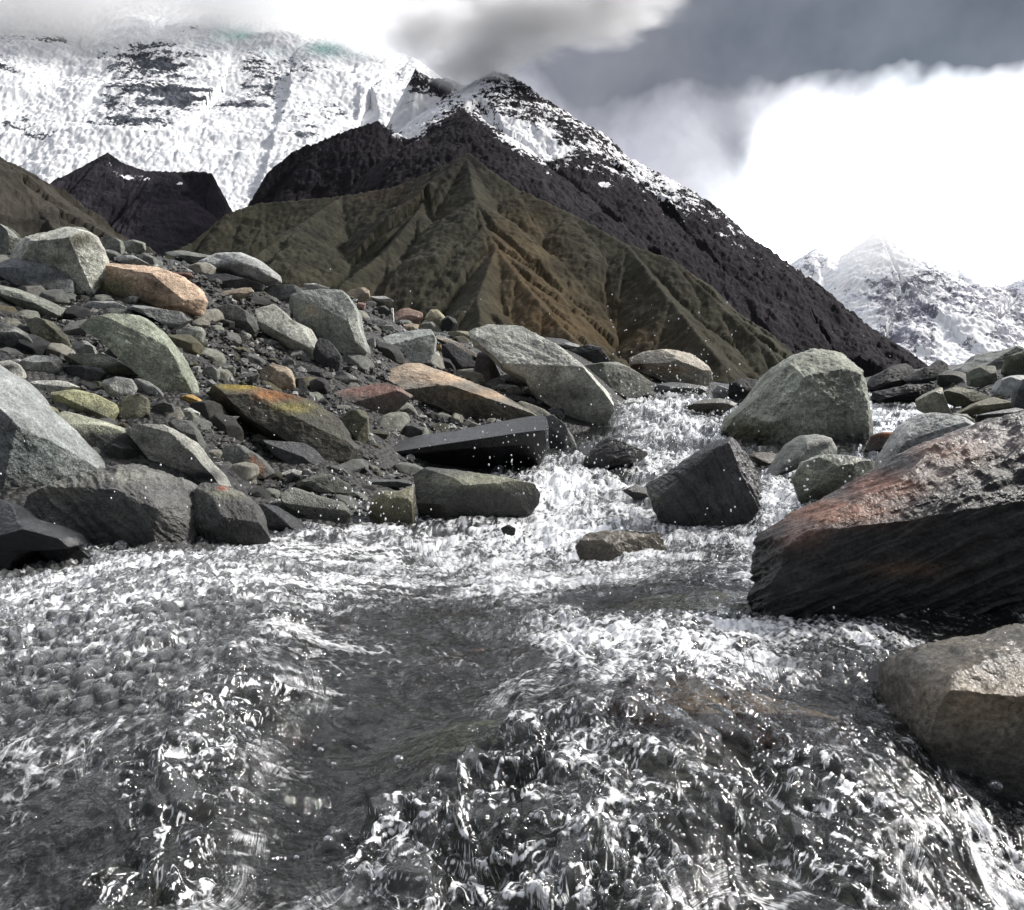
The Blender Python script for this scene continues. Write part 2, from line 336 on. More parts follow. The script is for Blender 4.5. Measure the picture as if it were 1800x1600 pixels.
# ground sheet
gr = np.concatenate([rows(60, 3.2, .3, 14)[:-1], np.exp(np.linspace(math.log(14), math.log(20000), 60))])
gc = np.arange(-1000, 2801, 6.0)
GY, GP = np.meshgrid(gr, gc, indexing='ij'); gy = GY.ravel(); gp = GP.ravel()
tg = Tg(gp, gy); tg = np.where(gy > 400, np.minimum(tg, .03), tg)
co = np.c_[(gp - 900) / F * gy, gy, tg * gy]
near = np.clip(14 / gy, 0, 1)
co[:, 2] += near * (fbm(co * 2.2, 4) * .05 + fbm(co * 9, 3) * .02)
o = mesh_obj('ground', co, gridfaces(len(gr), len(gc)), GROUND)
tag(o, kind='structure')

# water sheet
wr = rows(90, 2.1, .30, 13.5); wc = np.arange(-350, 2151, 2.3)
WY, WP = np.meshgrid(wr, wc, indexing='ij'); y = WY.ravel(); px = WP.ravel()
tw = Tw(px, y); x = (px - 900) / F * y; z = tw * y; pyy = 800 - tw * F
def g(cx, cy, rx, ry, ang=0):
    a = math.radians(ang); dx = px - cx; dy = pyy - cy
    u = (dx * math.cos(a) + dy * math.sin(a)) / rx; v = (-dx * math.sin(a) + dy * math.cos(a)) / ry
    return np.exp(-(u * u + v * v))
turb = np.clip(g(1200,745,110,60)+g(1130,700,60,30)+g(1060,830,160,45)+g(960,870,70,30)+g(1000,960,200,50)+g(1370,900,60,70)+g(640,890,45,30)+g(1480,830,90,25)*.8+g(1600,730,60,25),0,1.2)
chrome = np.clip(g(980,1350,230,110,-25)+g(850,1560,200,90)+g(1050,1480,170,100)+g(1350,1400,90,160,-25)+g(1480,1480,70,170,-28)+g(300,1400,120,90,20)+g(420,1240,110,80)+g(250,1560,150,60)+g(700,1480,120,60),0,1.1)
smoothz = np.clip(g(1250,1275,190,42,8)+g(1180,1060,130,28,3)+g(750,1330,130,38,-14)+g(700,1560,60,50)*.5+g(370,1105,80,22)+g(820,1100,90,50)*.6,0,1)
sheet = np.clip(g(1420,1500,250,260)+g(1100,1560,230,140),0,1)
bub = np.clip(g(100,1130,190,160)+g(330,1010,260,60)*.8+g(250,1080,200,90),0,1)*(1-smoothz)
broad = np.clip(g(500,1000,420,60)+g(200,1090,280,80)*.8+g(850,980,260,60)+g(1000,900,280,60)+g(1150,1110,320,26)*.9+g(1430,1130,120,50)*.9+g(1200,1170,250,50)*.7+g(1350,960,150,40)*.8,0,1)
dark = np.clip(g(560,1450,70,220,32)+g(740,1110,170,80)*.7+g(1500,1200,170,70,30)*.7+g(120,1500,150,100)*.4+g(650,1280,120,50)*.6+g(1280,1500,120,110)*.5,0,1)
# flow coordinates: along the stream lines, which fan out towards the camera
fx = x + .10 * fbm(np.c_[x*1.7, y*1.7, x*0+3], 2)*y**.5; fy = y
ang = np.radians(-35 + 75 * sstep(400, 1500, px)) * sstep(3.0, .8, y)     # diagonal streaks left, opposite on the right
ca, sa = np.cos(ang), np.sin(ang)
S = 1 / np.maximum(y, .5) ** .75                                  # coarser waves farther off
k0 = np.zeros_like(x)
flow = np.c_[(x * ca - y * sa), (x * sa + y * ca), k0]
wx = fbm(np.c_[x*9, y*9, k0+1], 2); wy = fbm(np.c_[x*9, y*9, k0+8], 2)
h = np.zeros_like(x)
lam = .55 + .45 * np.clip(y, 0, 4) / 1.5
r1 = fbm(np.c_[flow[:,0]*7/lam+wx*.8, flow[:,1]*15/lam+wy*.8, k0], 3)
h += r1 * .034 * lam * (1 - .6 * smoothz)
glass = sstep(.25, .8, chrome) * sstep(1.3, .9, y)
r2 = fbm(np.c_[flow[:,0]*22/lam+wx*1.5, flow[:,1]*60/lam+wy*1.5, k0+5], 2, .45, True)
h += r2 * .0030 * lam * (1 - .8 * smoothz) * (1 - .7 * glass)
# long oval wavelets lying across the flow, and round froth cells where the water is thrown about
calm = np.clip(smoothz + dark * .8, 0, 1)
pat2 = fbm(np.c_[flow[:,0]*4/lam, flow[:,1]*8/lam, k0+90], 3)
act = sstep(-.25, .2, pat2 + .9 * chrome + .3 * broad - 1.1 * calm)
dA, dA2, cA = worley((flow[:,0] + wx*.03)/(.042*lam), (flow[:,1] + wy*.012)/(.016*lam), 5)
oval = np.clip(1 - (dA / .62) ** 2, 0, 1); h += oval * .0046 * lam * (1 - .85 * calm) * (.35 + .65 * act) * (.4 + cA) * (1 - .75 * glass)
wq = fbm(np.c_[x*22, y*22, k0+31], 3); wr_ = fbm(np.c_[x*22, y*22, k0+37], 3)
dB, dB2, cB = worley((x + wq*.035)/.036, (y + wr_*.030)/.034, 17)
dC, dC2, cC = worley((x + wq*.030)/.014, (y + wr_*.028)/.015, 51)
cm_ = sstep(.15, .7, chrome) * act
h += cm_ * (1 - .6 * glass) * (.0042 * np.clip(1 - (dB/.7)**2, 0, 1) * (.3 + cB) + .002 * np.clip(1 - (dC/.7)**2, 0, 1))
netB = sstep(.16, .03, dB2 - dB); netC = sstep(.22, .05, dC2 - dC); crest = sstep(.42, .12, dA) * sstep(.3, .8, cA)
r3 = fbm(np.c_[x*48/lam+wx*3, y*60/lam+wy*3, k0+9], 2, .5, True)
h += r3 * (.0016 * lam + .0045 * turb * lam) * (1 - .7 * smoothz) * (1 - .8 * glass)
h += fbm(np.c_[x*9, y*9, k0+13], 4, .55) * .048 * turb * lam
# round bubbles riding on the left shallows
def domes(cell, amp, mask, seed, thr=.0):
    d, d2, cid = worley((x + wx*.004) / cell, (y + wy*.004) / cell, seed)
    r = (.30 + .28 * cid) * (cid >= thr)
    dm = np.sqrt(np.clip(1 - (d / np.maximum(r, .01)) ** 2, 0, 1)); return amp * dm * mask * r / .5, dm
bm = sstep(.25, .6, bub)
b1, dm1 = domes(.026, .010, bm, 3); b2, dm2 = domes(.014, .0055, sstep(.1, .4, np.clip(broad + bub*.6, 0, 1)) * sstep(4, 2, y), 40, .25)
b3, dm3 = domes(.045, .012, sstep(.2, .6, chrome) * .8 + .3 * dark, 77, .55)
h += np.maximum(np.maximum(b1, b2), b3)
# glassy folds in the near water: strongly warped ridges
q = np.c_[x*16, y*13, k0+21]; w1 = fbm(q, 3); w2 = fbm(q + 31, 3)
fold = fbm(np.c_[x*24 + 3.6*w1, y*20 + 3.6*w2, k0+40], 2, .45, True)
big_ = fbm(np.c_[x*13 + 3.0*w1, y*11 + 3.0*w2, k0+47], 2, .5)
h += chrome * (.006 * fold + .016 * w1) * (1 - .5 * glass) + glass * (.020 * big_ + .012 * w2)
glint_swirl = np.zeros_like(x)  # curling reflections of the glassy folds, painted as bright contour lines
for lv, wd in ((-.30, .035), (-.08, .05), (.10, .03), (.26, .06), (.42, .05)):
    glint_swirl = np.maximum(glint_swirl, sstep(wd, wd * .25, np.abs(big_ - lv + .03 * fold)) * sstep(-.25, .25, fbm(np.c_[x*30, y*30, k0 + lv * 50], 2)))
stre = fbm(np.c_[flow[:,0]*75+wx*2+w1*1.5, flow[:,1]*9, k0+60], 3, .6, True)
h += sheet * .0035 * stre
G3 = np.stack([x, y, z], -1).reshape(len(wr), len(wc), 3)
nv = np.cross(np.gradient(G3, axis=1), np.gradient(G3, axis=0)); nv /= np.linalg.norm(nv, axis=2)[..., None]
nv = nv.reshape(-1, 3); nv *= np.sign(nv[:, 2:3])
x = x + nv[:, 0] * h; y = y + nv[:, 1] * h; z = z + nv[:, 2] * h
# foam: white of aerated water, plus sky reflections painted in as foam
line = sstep(.72, .92, fold) + .8 * sstep(.1, .0, np.abs(fold - .25)); thr1 = sstep(.35, .8, r2); thr2 = sstep(.25, .8, r3); thr3 = sstep(.45, .9, stre)
patch = fbm(np.c_[x*5/lam, y*5/lam, k0+70], 3)
foam = turb * (.18 + .34 * thr2 + .75 * patch + .5 * pat2) + cm_ * (.30 * netB + .22 * netC * (cB > .3) + .20 * line - .06 + .35 * patch + .3 * pat2) + chrome * .10 * line + sheet * thr3 * (.55 + .6 * patch)
foam += broad * (-.04 + .30 * thr1 + .20 * thr2 + .35 * patch)
foam += (.45 * crest * act + .20 * sstep(.2, .06, dA2 - dA) * act) * (.45 + .8 * broad + .5 * chrome) * (1 - calm)
foam += .22 * thr1 * thr2 * act
foam += bm * .18 * dm1 ** 3  # highlight on the bubble tops, painted in as foam
foam *= 1 - .18 * cm_
foam = foam * (1 - .55 * glass) + glass * (.98 * glint_swirl + .30 * (big_ > .33) * act + .14 * sstep(.0, .3, patch))
foam *= (1 - .85 * smoothz) * (1 - .85 * dark) * (1 - .55 * bm * (dm1 > 0))
lc_ = np.maximum(y, .45) ** .6
lace = np.c_[x / lc_, y ** .4 / .4, k0]
fl = np.c_[(x * ca - y * sa) / lc_ * .5, (x * sa + y * ca) / lc_, k0]; cw = sstep(.1, .5, chrome + turb)[:, None]
lace = lace * cw + fl * (1 - cw)
foam += (.16 + .22 * sstep(-.1, .4, pat2) + .15 * patch) * (1 - calm) * sstep(3.5, 2., y) * (1 - .7 * (bm > .3) * (dm1 > 0)) * (1 - cw[:, 0])  # thin reflection lines of the calmer water, painted in as foam
bubf = np.clip(bm * dm1 ** .7 * .6 + .35 * sstep(.1, .4, broad) * dm2 * (y < 3) + .5 * sstep(.2, .6, chrome) * (dm3 > .1) * dm3 ** 2 * .6, 0, 1)
body = np.clip(.35 + .5 * turb + .3 * broad - .5 * smoothz, 0, 1)
o = mesh_obj('water', np.c_[x, y, z], gridfaces(len(wr), len(wc)), WATER, attrs={'FoamGlint': np.clip(foam * (.86 - .14 * sstep(1.5, 2.2, y) * (1 - turb)), 0, 1.3), 'Body': body, 'Lace': lace, 'Bub': bubf})
tag(o, kind='structure')
WPX = 900 + x / y * F; WPY = 800 - z / y * F; WXYZ = np.c_[x, y, z]
def on_water(px, py):
    m = np.nonzero((np.abs(WPX - px) < 4) & (np.abs(WPY - py) < 4))[0]
    return WXYZ[m[np.argmin(WXYZ[m, 1])]] if len(m) else W(px, py, hit(px, py))

# ------------------------------------------------------------------ mountains
def seg_field(X, Y, ridges):
    best = np.full(X.shape, -1e9); bt = np.zeros(X.shape); bd = np.zeros(X.shape); off = 0.
    for pts, slope in ridges:
        P = np.array([W(*p) for p in pts])
        for a, b in zip(P[:-1], P[1:]):
            ab = b[:2] - a[:2]; L2 = (ab ** 2).sum(); L = math.sqrt(L2)
            t = np.clip(((X - a[0]) * ab[0] + (Y - a[1]) * ab[1]) / L2, 0, 1)
            d = np.hypot(X - a[0] - t * ab[0], Y - a[1] - t * ab[1])
            hh = a[2] + t * (b[2] - a[2]) - slope * d
            m = hh > best
            best = np.where(m, hh, best); bt = np.where(m, off + t * L, bt); bd = np.where(m, d, bd)
            off += L
        off += 777
    return best, bt, bd
def mountain(name, ridges, pxr, Yr, n, unit, gully, rough, crest, colfn, mat, power=1.0, gf=.28):
    Ys = np.linspace(Yr[0] ** power, Yr[1] ** power, n[1]) ** (1 / power); Ps = np.linspace(pxr[0], pxr[1], n[0])
    YY, PP = np.meshgrid(Ys, Ps, indexing='ij'); Y = YY.ravel(); X = (PP.ravel() - 900) / F * Y; k0 = np.zeros_like(X)
    wv = unit * .13
    Xw = X + wv * fbm(np.c_[X, Y, k0] / unit * 1.3 + 5, 3); Yw = Y + wv * fbm(np.c_[X, Y, k0] / unit * 1.3 + 55, 3)
    keep = sstep(0, unit * .8, seg_field(X, Y, ridges)[2])
    h, t, d = seg_field(X + (Xw - X) * keep, Y + (Yw - Y) * keep, ridges)
    g1 = fbm(np.c_[t / unit * 3.0, d / unit * .55, k0 + 3], 4, .55, True)
    g2 = fbm(np.c_[X, Y, h * .6] / unit * 5, 5, .6, True)
    amp = np.minimum(d, unit * 1.2)
    g3 = fbm(np.c_[t / unit * 11.0, d / unit * 1.6, k0 + 23], 3, .6, True)
    h = h + amp * gully * g1 + amp * gully * gf * g3 + unit * rough * g2 * (crest + sstep(0, unit * .5, d))
    h = h + unit * crest * .35 * fbm(np.c_[X, Y, k0] / unit * 18, 4, .6)
    h = np.maximum(h, .035 * Y)
    P2 = PP.ravel(); Q2 = 800 - h / Y * F
    col, snow, ice = colfn(P2, Q2, X, Y, h, g1, g2, d)
    o = mesh_obj(name, np.c_[X, Y, h], gridfaces(n[1], n[0]), mat, attrs={'Col': col, 'Snow': snow, 'Ice': ice})
    tag(o, kind='structure'); return o
def bl(P, Q, L):
    s = 0
    for (a, b, rx, ry, w) in L: s = s + w * np.exp(-(((P - a) / rx) ** 2 + ((Q - b) / ry) ** 2))
    return s
def blw(P, Q, k, L): return bl(P, Q, [(a, b, c * k, d * k, e) for a, b, c, d, e in L])
def lerp(a, b, t): return np.asarray(a)[None] * (1 - t[:, None]) + np.asarray(b)[None] * t[:, None]
# the brown and olive pyramid
def col_pyr(P, Q, X, Y, h, g1, g2, d):
    n = fbm(np.c_[X, Y, h] / 260, 4); n3 = fbm(np.c_[X, Y, h] / 90, 4)
    gold = np.clip(bl(P, Q, [(930,480,60,110,.9),(1000,560,90,60,.8),(880,430,25,40,.7),(1120,600,120,40,.4),(1180,660,100,20,.5)]), 0, 1)
    rust = np.clip(bl(P, Q, [(670,335,70,25,.9),(650,520,120,14,.5),(860,590,120,14,.35),(1210,490,12,10,.6)]), 0, 1)
    c = lerp((.030, .031, .021), (.044, .042, .029), sstep(-.3, .4, n))
    c = c + gold[:, None] * (np.array([.090, .060, .028]) - c); c = c + rust[:, None] * .8 * (np.array([.065, .042, .028]) - c)
    c = c + (sstep(.25, .7, g1) * .35)[:, None] * (np.array([.070, .066, .045]) - c)
    dk = np.clip(bl(P, Q, [(830,240,120,60,.9)]) + sstep(.1, .5, n3) * .5 * (1 - gold), 0, 1)
    c = c + dk[:, None] * (np.array([.016, .015, .016]) - c); c = c * .66
    return c, np.zeros_like(P) - 2, np.zeros_like(P)
MR = mountain_material('grassy_rock', .012, .01, .7, 12.)
pyr = [([(822,268,2300),(905,330,2200),(1000,373,2080),(1100,428,1950),(1180,455,1880),(1250,520,1750),(1330,595,1600),(1410,680,1450),(1480,760,1350)], 1.0),
       ([(820,272,2300),(835,350,2050),(850,400,1900),(872,435,1800),(905,480,1650),(950,535,1500),(1010,600,1350),(1090,690,1200)], .88),
       ([(820,272,2300),(760,300,2330),(690,330,2350),(600,345,2400),(520,352,2420),(450,358,2400),(400,375,2350),(340,425,2250),(290,450,2150),(150,520,2000)], 1.15),
       ([(780,290,2320),(735,370,2080),(680,440,1850),(600,500,1650),(540,600,1400)], 1.0),

       ([(600,345,2400),(520,400,2100),(420,470,1800),(350,560,1500)], .75),
       ([(872,435,1800),(840,520,1500),(850,620,1250)], .95),
       ([(1100,428,1950),(1180,530,1650),(1270,640,1350)], .95)]
mountain('mountain', pyr, (-60, 1560), (950, 2700), (640, 330), 260, .11, .045, .10, col_pyr, MR, gf=.45)
# dark ridge with a dusting of snow behind it
def col_dark(P, Q, X, Y, h, g1, g2, d):
    n = fbm(np.c_[X, Y, h] / 300, 4)
    c = lerp((.011, .010, .013), (.024, .021, .026), sstep(-.3, .5, n))
    low = np.interp(P, [640,700,760,820,860,905,960,1010,1080,1200,1300,1400,1440], [170,240,215,190,215,262,300,300,310,372,440,468,470])
    top = sstep(30, -25, Q - low) * (P > 640)
    s = top * np.interp(P, [600,700,850,950,1050,1150,1300,1420,1480], [.9,.75,.50,.42,.40,.38,.30,.15,-.4])
    s = s + bl(P, Q, [(925,238,40,22,.6),(960,262,40,16,.5),(720,235,26,12,.5),(740,200,50,25,.3),(560,262,25,7,.9),(525,235,30,16,.25),(1062,325,10,4,1.0),(1130,290,40,22,.35),(870,215,24,14,.5),(780,150,40,30,-.35),(735,145,20,25,-.35),(1190,330,35,25,.3),(820,150,25,30,.6)]) + .12 * g1 - .10
    s = np.where(top > .02, s, -1 + 1.4 * bl(P, Q, [(560,262,25,7,1.),(1062,325,10,4,1.1),(590,290,10,10,.9)]))
    return c, s, np.zeros_like(P)
MD = mountain_material('dark_rock', .009, .012, .9, 22.)
dark_r = [([(706,180,3700),(716,150,3700),(730,122,3700),(760,138,3680),(790,136,3660),(812,150,3620),(840,150,3620)], 2.4), ([(845,160,3620),(868,124,3600),(900,135,3580),(940,165,3520),(1000,225,3430),(1045,262,3360),(1100,275,3300),(1150,300,3230),(1205,345,3150),(1255,385,3080),(1300,408,3020),(1340,440,2960),(1400,490,2870),(1450,520,2800),(1520,570,2700),(1590,650,2580),(1650,730,2450)], 1.0),
          ([(820,200,3000),(850,215,2960),(900,275,2850),(960,330,2750),(1060,420,2600),(1200,540,2400),(1330,650,2200)], .95),
          ([(455,345,2950),(472,300,3000)], 2.6), ([(472,300,3000),(520,262,3050),(556,252,3060)], 2.2), ([(560,250,3060),(610,230,3080),(665,213,3100),(690,232,3080),(720,245,3060),(760,222,3040),(820,200,3000)], 1.6),
          ([(868,124,3600),(850,190,3350),(822,200,3000)], 1.0),
          ([(1100,275,3300),(1140,400,2950),(1250,520,2600)], .9), ([(1300,408,3020),(1380,530,2700),(1470,640,2400)], .9)]
mountain('rocky_ridge', dark_r, (330, 1720), (2000, 4000), (700, 420), 330, .20, .055, .16, col_dark, MD)
# dark cliff under the glacier
def col_cliff(P, Q, X, Y, h, g1, g2, d):
    n = fbm(np.c_[X, Y, h] / 200, 4); c = lerp((.015, .014, .018), (.032, .028, .036), sstep(-.3, .5, n))
    s = -.6 + bl(P, Q, [(200,285,26,22,.75),(235,312,50,8,.9),(315,322,16,6,1.0),(340,305,30,8,.8),(130,310,30,26,.4)]) + .25 * g2
    return c, s, np.zeros_like(P)
cliff = [([(40,430,3500),(85,378,3500),(100,352,3500),(125,318,3520),(160,284,3540),(190,268,3540),(215,286,3500),(255,300,3480),(310,302,3480)], 1.15),
         ([(310,302,3480),(345,300,3470),(372,304,3460),(350,330,3400),(322,352,3350),(290,395,3250),(262,430,3150)], 2.2)]
mountain('dark_cliff', cliff, (-40, 520), (2500, 4200), (360, 260), 240, .25, .05, .10, col_cliff, MD)
# near dark hillside at the left edge
def col_left(P, Q, X, Y, h, g1, g2, d):
    c = lerp((.020, .019, .016), (.034, .031, .025), sstep(-.3, .5, g2)); return c, np.zeros_like(P) - 2, np.zeros_like(P)
mountain('hillside', [([(-500,60,1500),(-150,200,1300),(-30,262,1200),(0,282,1180),(40,322,1150),(80,352,1130),(110,385,1100),(150,440,1050),(220,520,1000)], .75)], (-420, 330), (600, 1700), (320, 260), 150, .22, .04, .08, col_left, MR)
# snow massif filling the upper left
def col_snow(P, Q, X, Y, h, g1, g2, d):
    n = fbm(np.c_[X, Y, h] / 500, 4); c = lerp((.035, .040, .050), (.10, .11, .13), sstep(-.4, .5, n))
    r = .80 * blw(P, Q, 1.3, [(255,155,48,42,.9),(225,205,50,30,.8),(300,190,45,22,.5),(270,110,60,60,.42),(205,130,40,40,.3),(60,62,42,12,.8),(100,70,16,6,.9),(15,70,14,14,.6),(5,110,14,14,.6),
                  (445,135,28,24,.75),(470,150,30,18,.7),(450,105,20,16,.5),(540,125,40,20,.6),(520,110,30,16,.4),(560,210,50,20,.45),(530,235,40,14,.5),(625,170,30,12,.3),(330,62,20,20,.4),
                  (25,225,36,18,.8),(70,238,30,16,.6),(120,240,50,20,.25),(265,240,50,24,.4),(200,100,120,14,.25),(505,45,10,14,.5),(400,45,40,20,.3),(640,120,50,40,.18),(720,150,30,40,.5),
                  (420,180,40,12,.35),(540,180,60,10,.4),(500,205,60,10,.4),(380,260,90,14,.45),(330,290,40,10,.4),(440,280,60,10,.3),(380,130,100,60,.12)])
    r = np.minimum(r, .72)
    tongue = np.exp(-(((P - 410) * .62 + (Q - 340) * .78) / 60) ** 2) * (Q > 285)
    n9 = fbm(np.c_[X / 800, Y / 800, h / 230], 5, .6)
    r = r + .34 * tongue * sstep(-.3, .6, g2) + .06 + .85 * sstep(.0, .38, n9) * np.clip(bl(P, Q, [(300,150,230,95,1.),(560,200,140,70,.6),(60,100,120,60,.5)]), 0, 1)
    r = r + sstep(395, 420, Q) * .8
    ice = np.clip(bl(P, Q, [(425,62,22,9,.9),(570,85,30,10,.95),(480,90,30,8,.3),(390,60,26,20,.35),(600,95,60,10,.3)]), 0, 1)
    return c, 1.22 - r + .14 * g2 + .22 * bl(P, Q, [(420,260,260,45,1.),(100,270,120,30,1.),(120,60,200,40,.6),(330,230,120,30,.5)]), ice
MS = mountain_material('glacier_snow', .006, .008, .6, 60.)
snow = [([(-700,-200,8200),(-300,-120,7800),(0,-60,7500),(150,-30,7400),(300,5,7300),(400,15,7200),(500,35,7100),(580,55,7000),(650,80,6900),(725,100,6800),(760,135,6600),(800,190,6400),(860,260,6000)], .95),
        ([(150,-30,7400),(210,120,6200),(240,230,5300),(200,300,4900)], .95), ([(500,35,7100),(470,130,6100),(450,240,5200),(300,400,4300)], .95), ([(725,100,6800),(650,190,5800),(560,300,4900)], .95), ([(-100,-60,7500),(20,120,6200),(-20,260,5200)], .95)]
mountain('snow_mountain', snow, (-450, 980), (3700, 8600), (680, 520), 650, .20, .028, .14, col_snow, MS, gf=.04)
# far snow peaks on the right
def col_far(P, Q, X, Y, h, g1, g2, d):
    n = fbm(np.c_[X, Y, h] / 600, 4); c = lerp((.15, .15, .19), (.34, .34, .38), sstep(-.4, .5, n))  # pale lavender rock: distance haze put into the colour
    r = bl(P, Q, [(1430,465,26,26,.7),(1545,432,30,14,.6),(1520,500,60,30,.35),(1575,565,36,55,.85),(1625,600,36,60,.9),(1600,520,50,40,.5),(1700,530,60,26,.75),(1770,540,60,40,.8),(1700,600,20,40,.6),(1780,590,60,20,.7),(1650,490,50,30,.45),(1480,540,40,40,.3)]) * 1.25
    r = r - bl(P, Q, [(1695,575,45,16,.9),(1617,610,9,60,.8),(1662,600,10,40,.8)])
    return c, 1.12 - np.minimum(r, .72) + .10 * g2, np.zeros_like(P)
MF = mountain_material('far_snow', .005, .006, .5, 60., .80)
far = [([(1200,560,9000),(1380,470,9000),(1435,436,9000),(1480,470,8900),(1545,405,8800),(1600,450,8700),(1680,470,8600),(1760,505,8500),(1850,470,8400),(2000,400,8400),(2300,300,8400)], .95),
       ([(1545,405,8800),(1590,520,7800),(1610,640,7000)], .9), ([(1680,470,8600),(1660,580,7500),(1640,660,7000)], .9), ([(1850,470,8400),(1760,560,7600),(1700,640,7000)], .9)]
mountain('far_snow_mountain', far, (1150, 2350), (6300, 9800), (600, 360), 700, .16, .06, .14, col_far, MF)

# ------------------------------------------------------------------ rocks
PAL = dict(pg=(.38,.385,.34), g=(.23,.235,.225), dg=(.032,.032,.034), bk=(.010,.010,.011), bl=(.15,.16,.162), gr=(.20,.21,.18), ol=(.115,.115,.08), tn=(.36,.30,.225),
           org=(.34,.255,.185), lg=(.42,.42,.38), rd=(.17,.10,.085), wh=(.48,.48,.44), br=(.13,.10,.07), mg=(.080,.083,.078))
def cubesphere(n):
    a = np.tan(np.linspace(-1, 1, n + 1) * math.pi / 4); U, V = np.meshgrid(a, a, indexing='ij'); o = np.ones_like(U)
    P = np.concatenate([np.stack(s, -1).reshape(-1, 3) for s in ((o, U, V), (-o, V, U), (V, o, U), (U, -o, V), (U, V, o), (V, U, -o))])
    f = np.concatenate([gridfaces(n + 1, n + 1) + i * (n + 1) ** 2 for i in range(6)])
    P /= np.linalg.norm(P, axis=1)[:, None]
    k = np.round(P * 1e5).astype(np.int64); kk = (k[:, 0] + 200000) * 10 ** 12 + (k[:, 1] + 200000) * 10 ** 6 + k[:, 2] + 200000
    _, idx, inv = np.unique(kk, return_index=True, return_inverse=True)
    P = P[idx]; f = inv.ravel()[f]; nf = np.cross(P[f[:, 1]] - P[f[:, 0]], P[f[:, 3]] - P[f[:, 0]]); flip = (nf * P[f].mean(1)).sum(1) < 0
    f[flip] = f[flip][:, ::-1]; return P, f
CS = {}
def cs(n):
    if n not in CS: CS[n] = cubesphere(n)
    return CS[n]
FR = dict(A=(0,350,1/3), B=(400,450,1/3), C=(0,650,1/3), D=(700,550,1/3), E=(1200,550,1/3), F=(1200,850,.46875), G=(1500,560,1/6), P=(0,0,1))
def parse(fr, s):
    ox, oy, k = FR[fr]; return np.array([[ox + float(a) * k, oy + float(b) * k] for a, b in (q.split(',') for q in s.split())])
def poly_radius(poly, th):
    """distance from the origin to the outline along each angle (largest crossing)"""
    R = np.zeros_like(th); c, s = np.cos(th), np.sin(th)
    for a, b in zip(poly, np.roll(poly, -1, 0)):
        e = b - a; den = c * e[1] - s * e[0]; den = np.where(np.abs(den) < 1e-9, 1e-9, den)
        t = (a[0] * e[1] - a[1] * e[0]) / den; u = (a[0] * s - a[1] * c) / den
        R = np.where((u >= -1e-6) & (u <= 1 + 1e-6) & (t > 0), np.maximum(R, t), R)
    return R
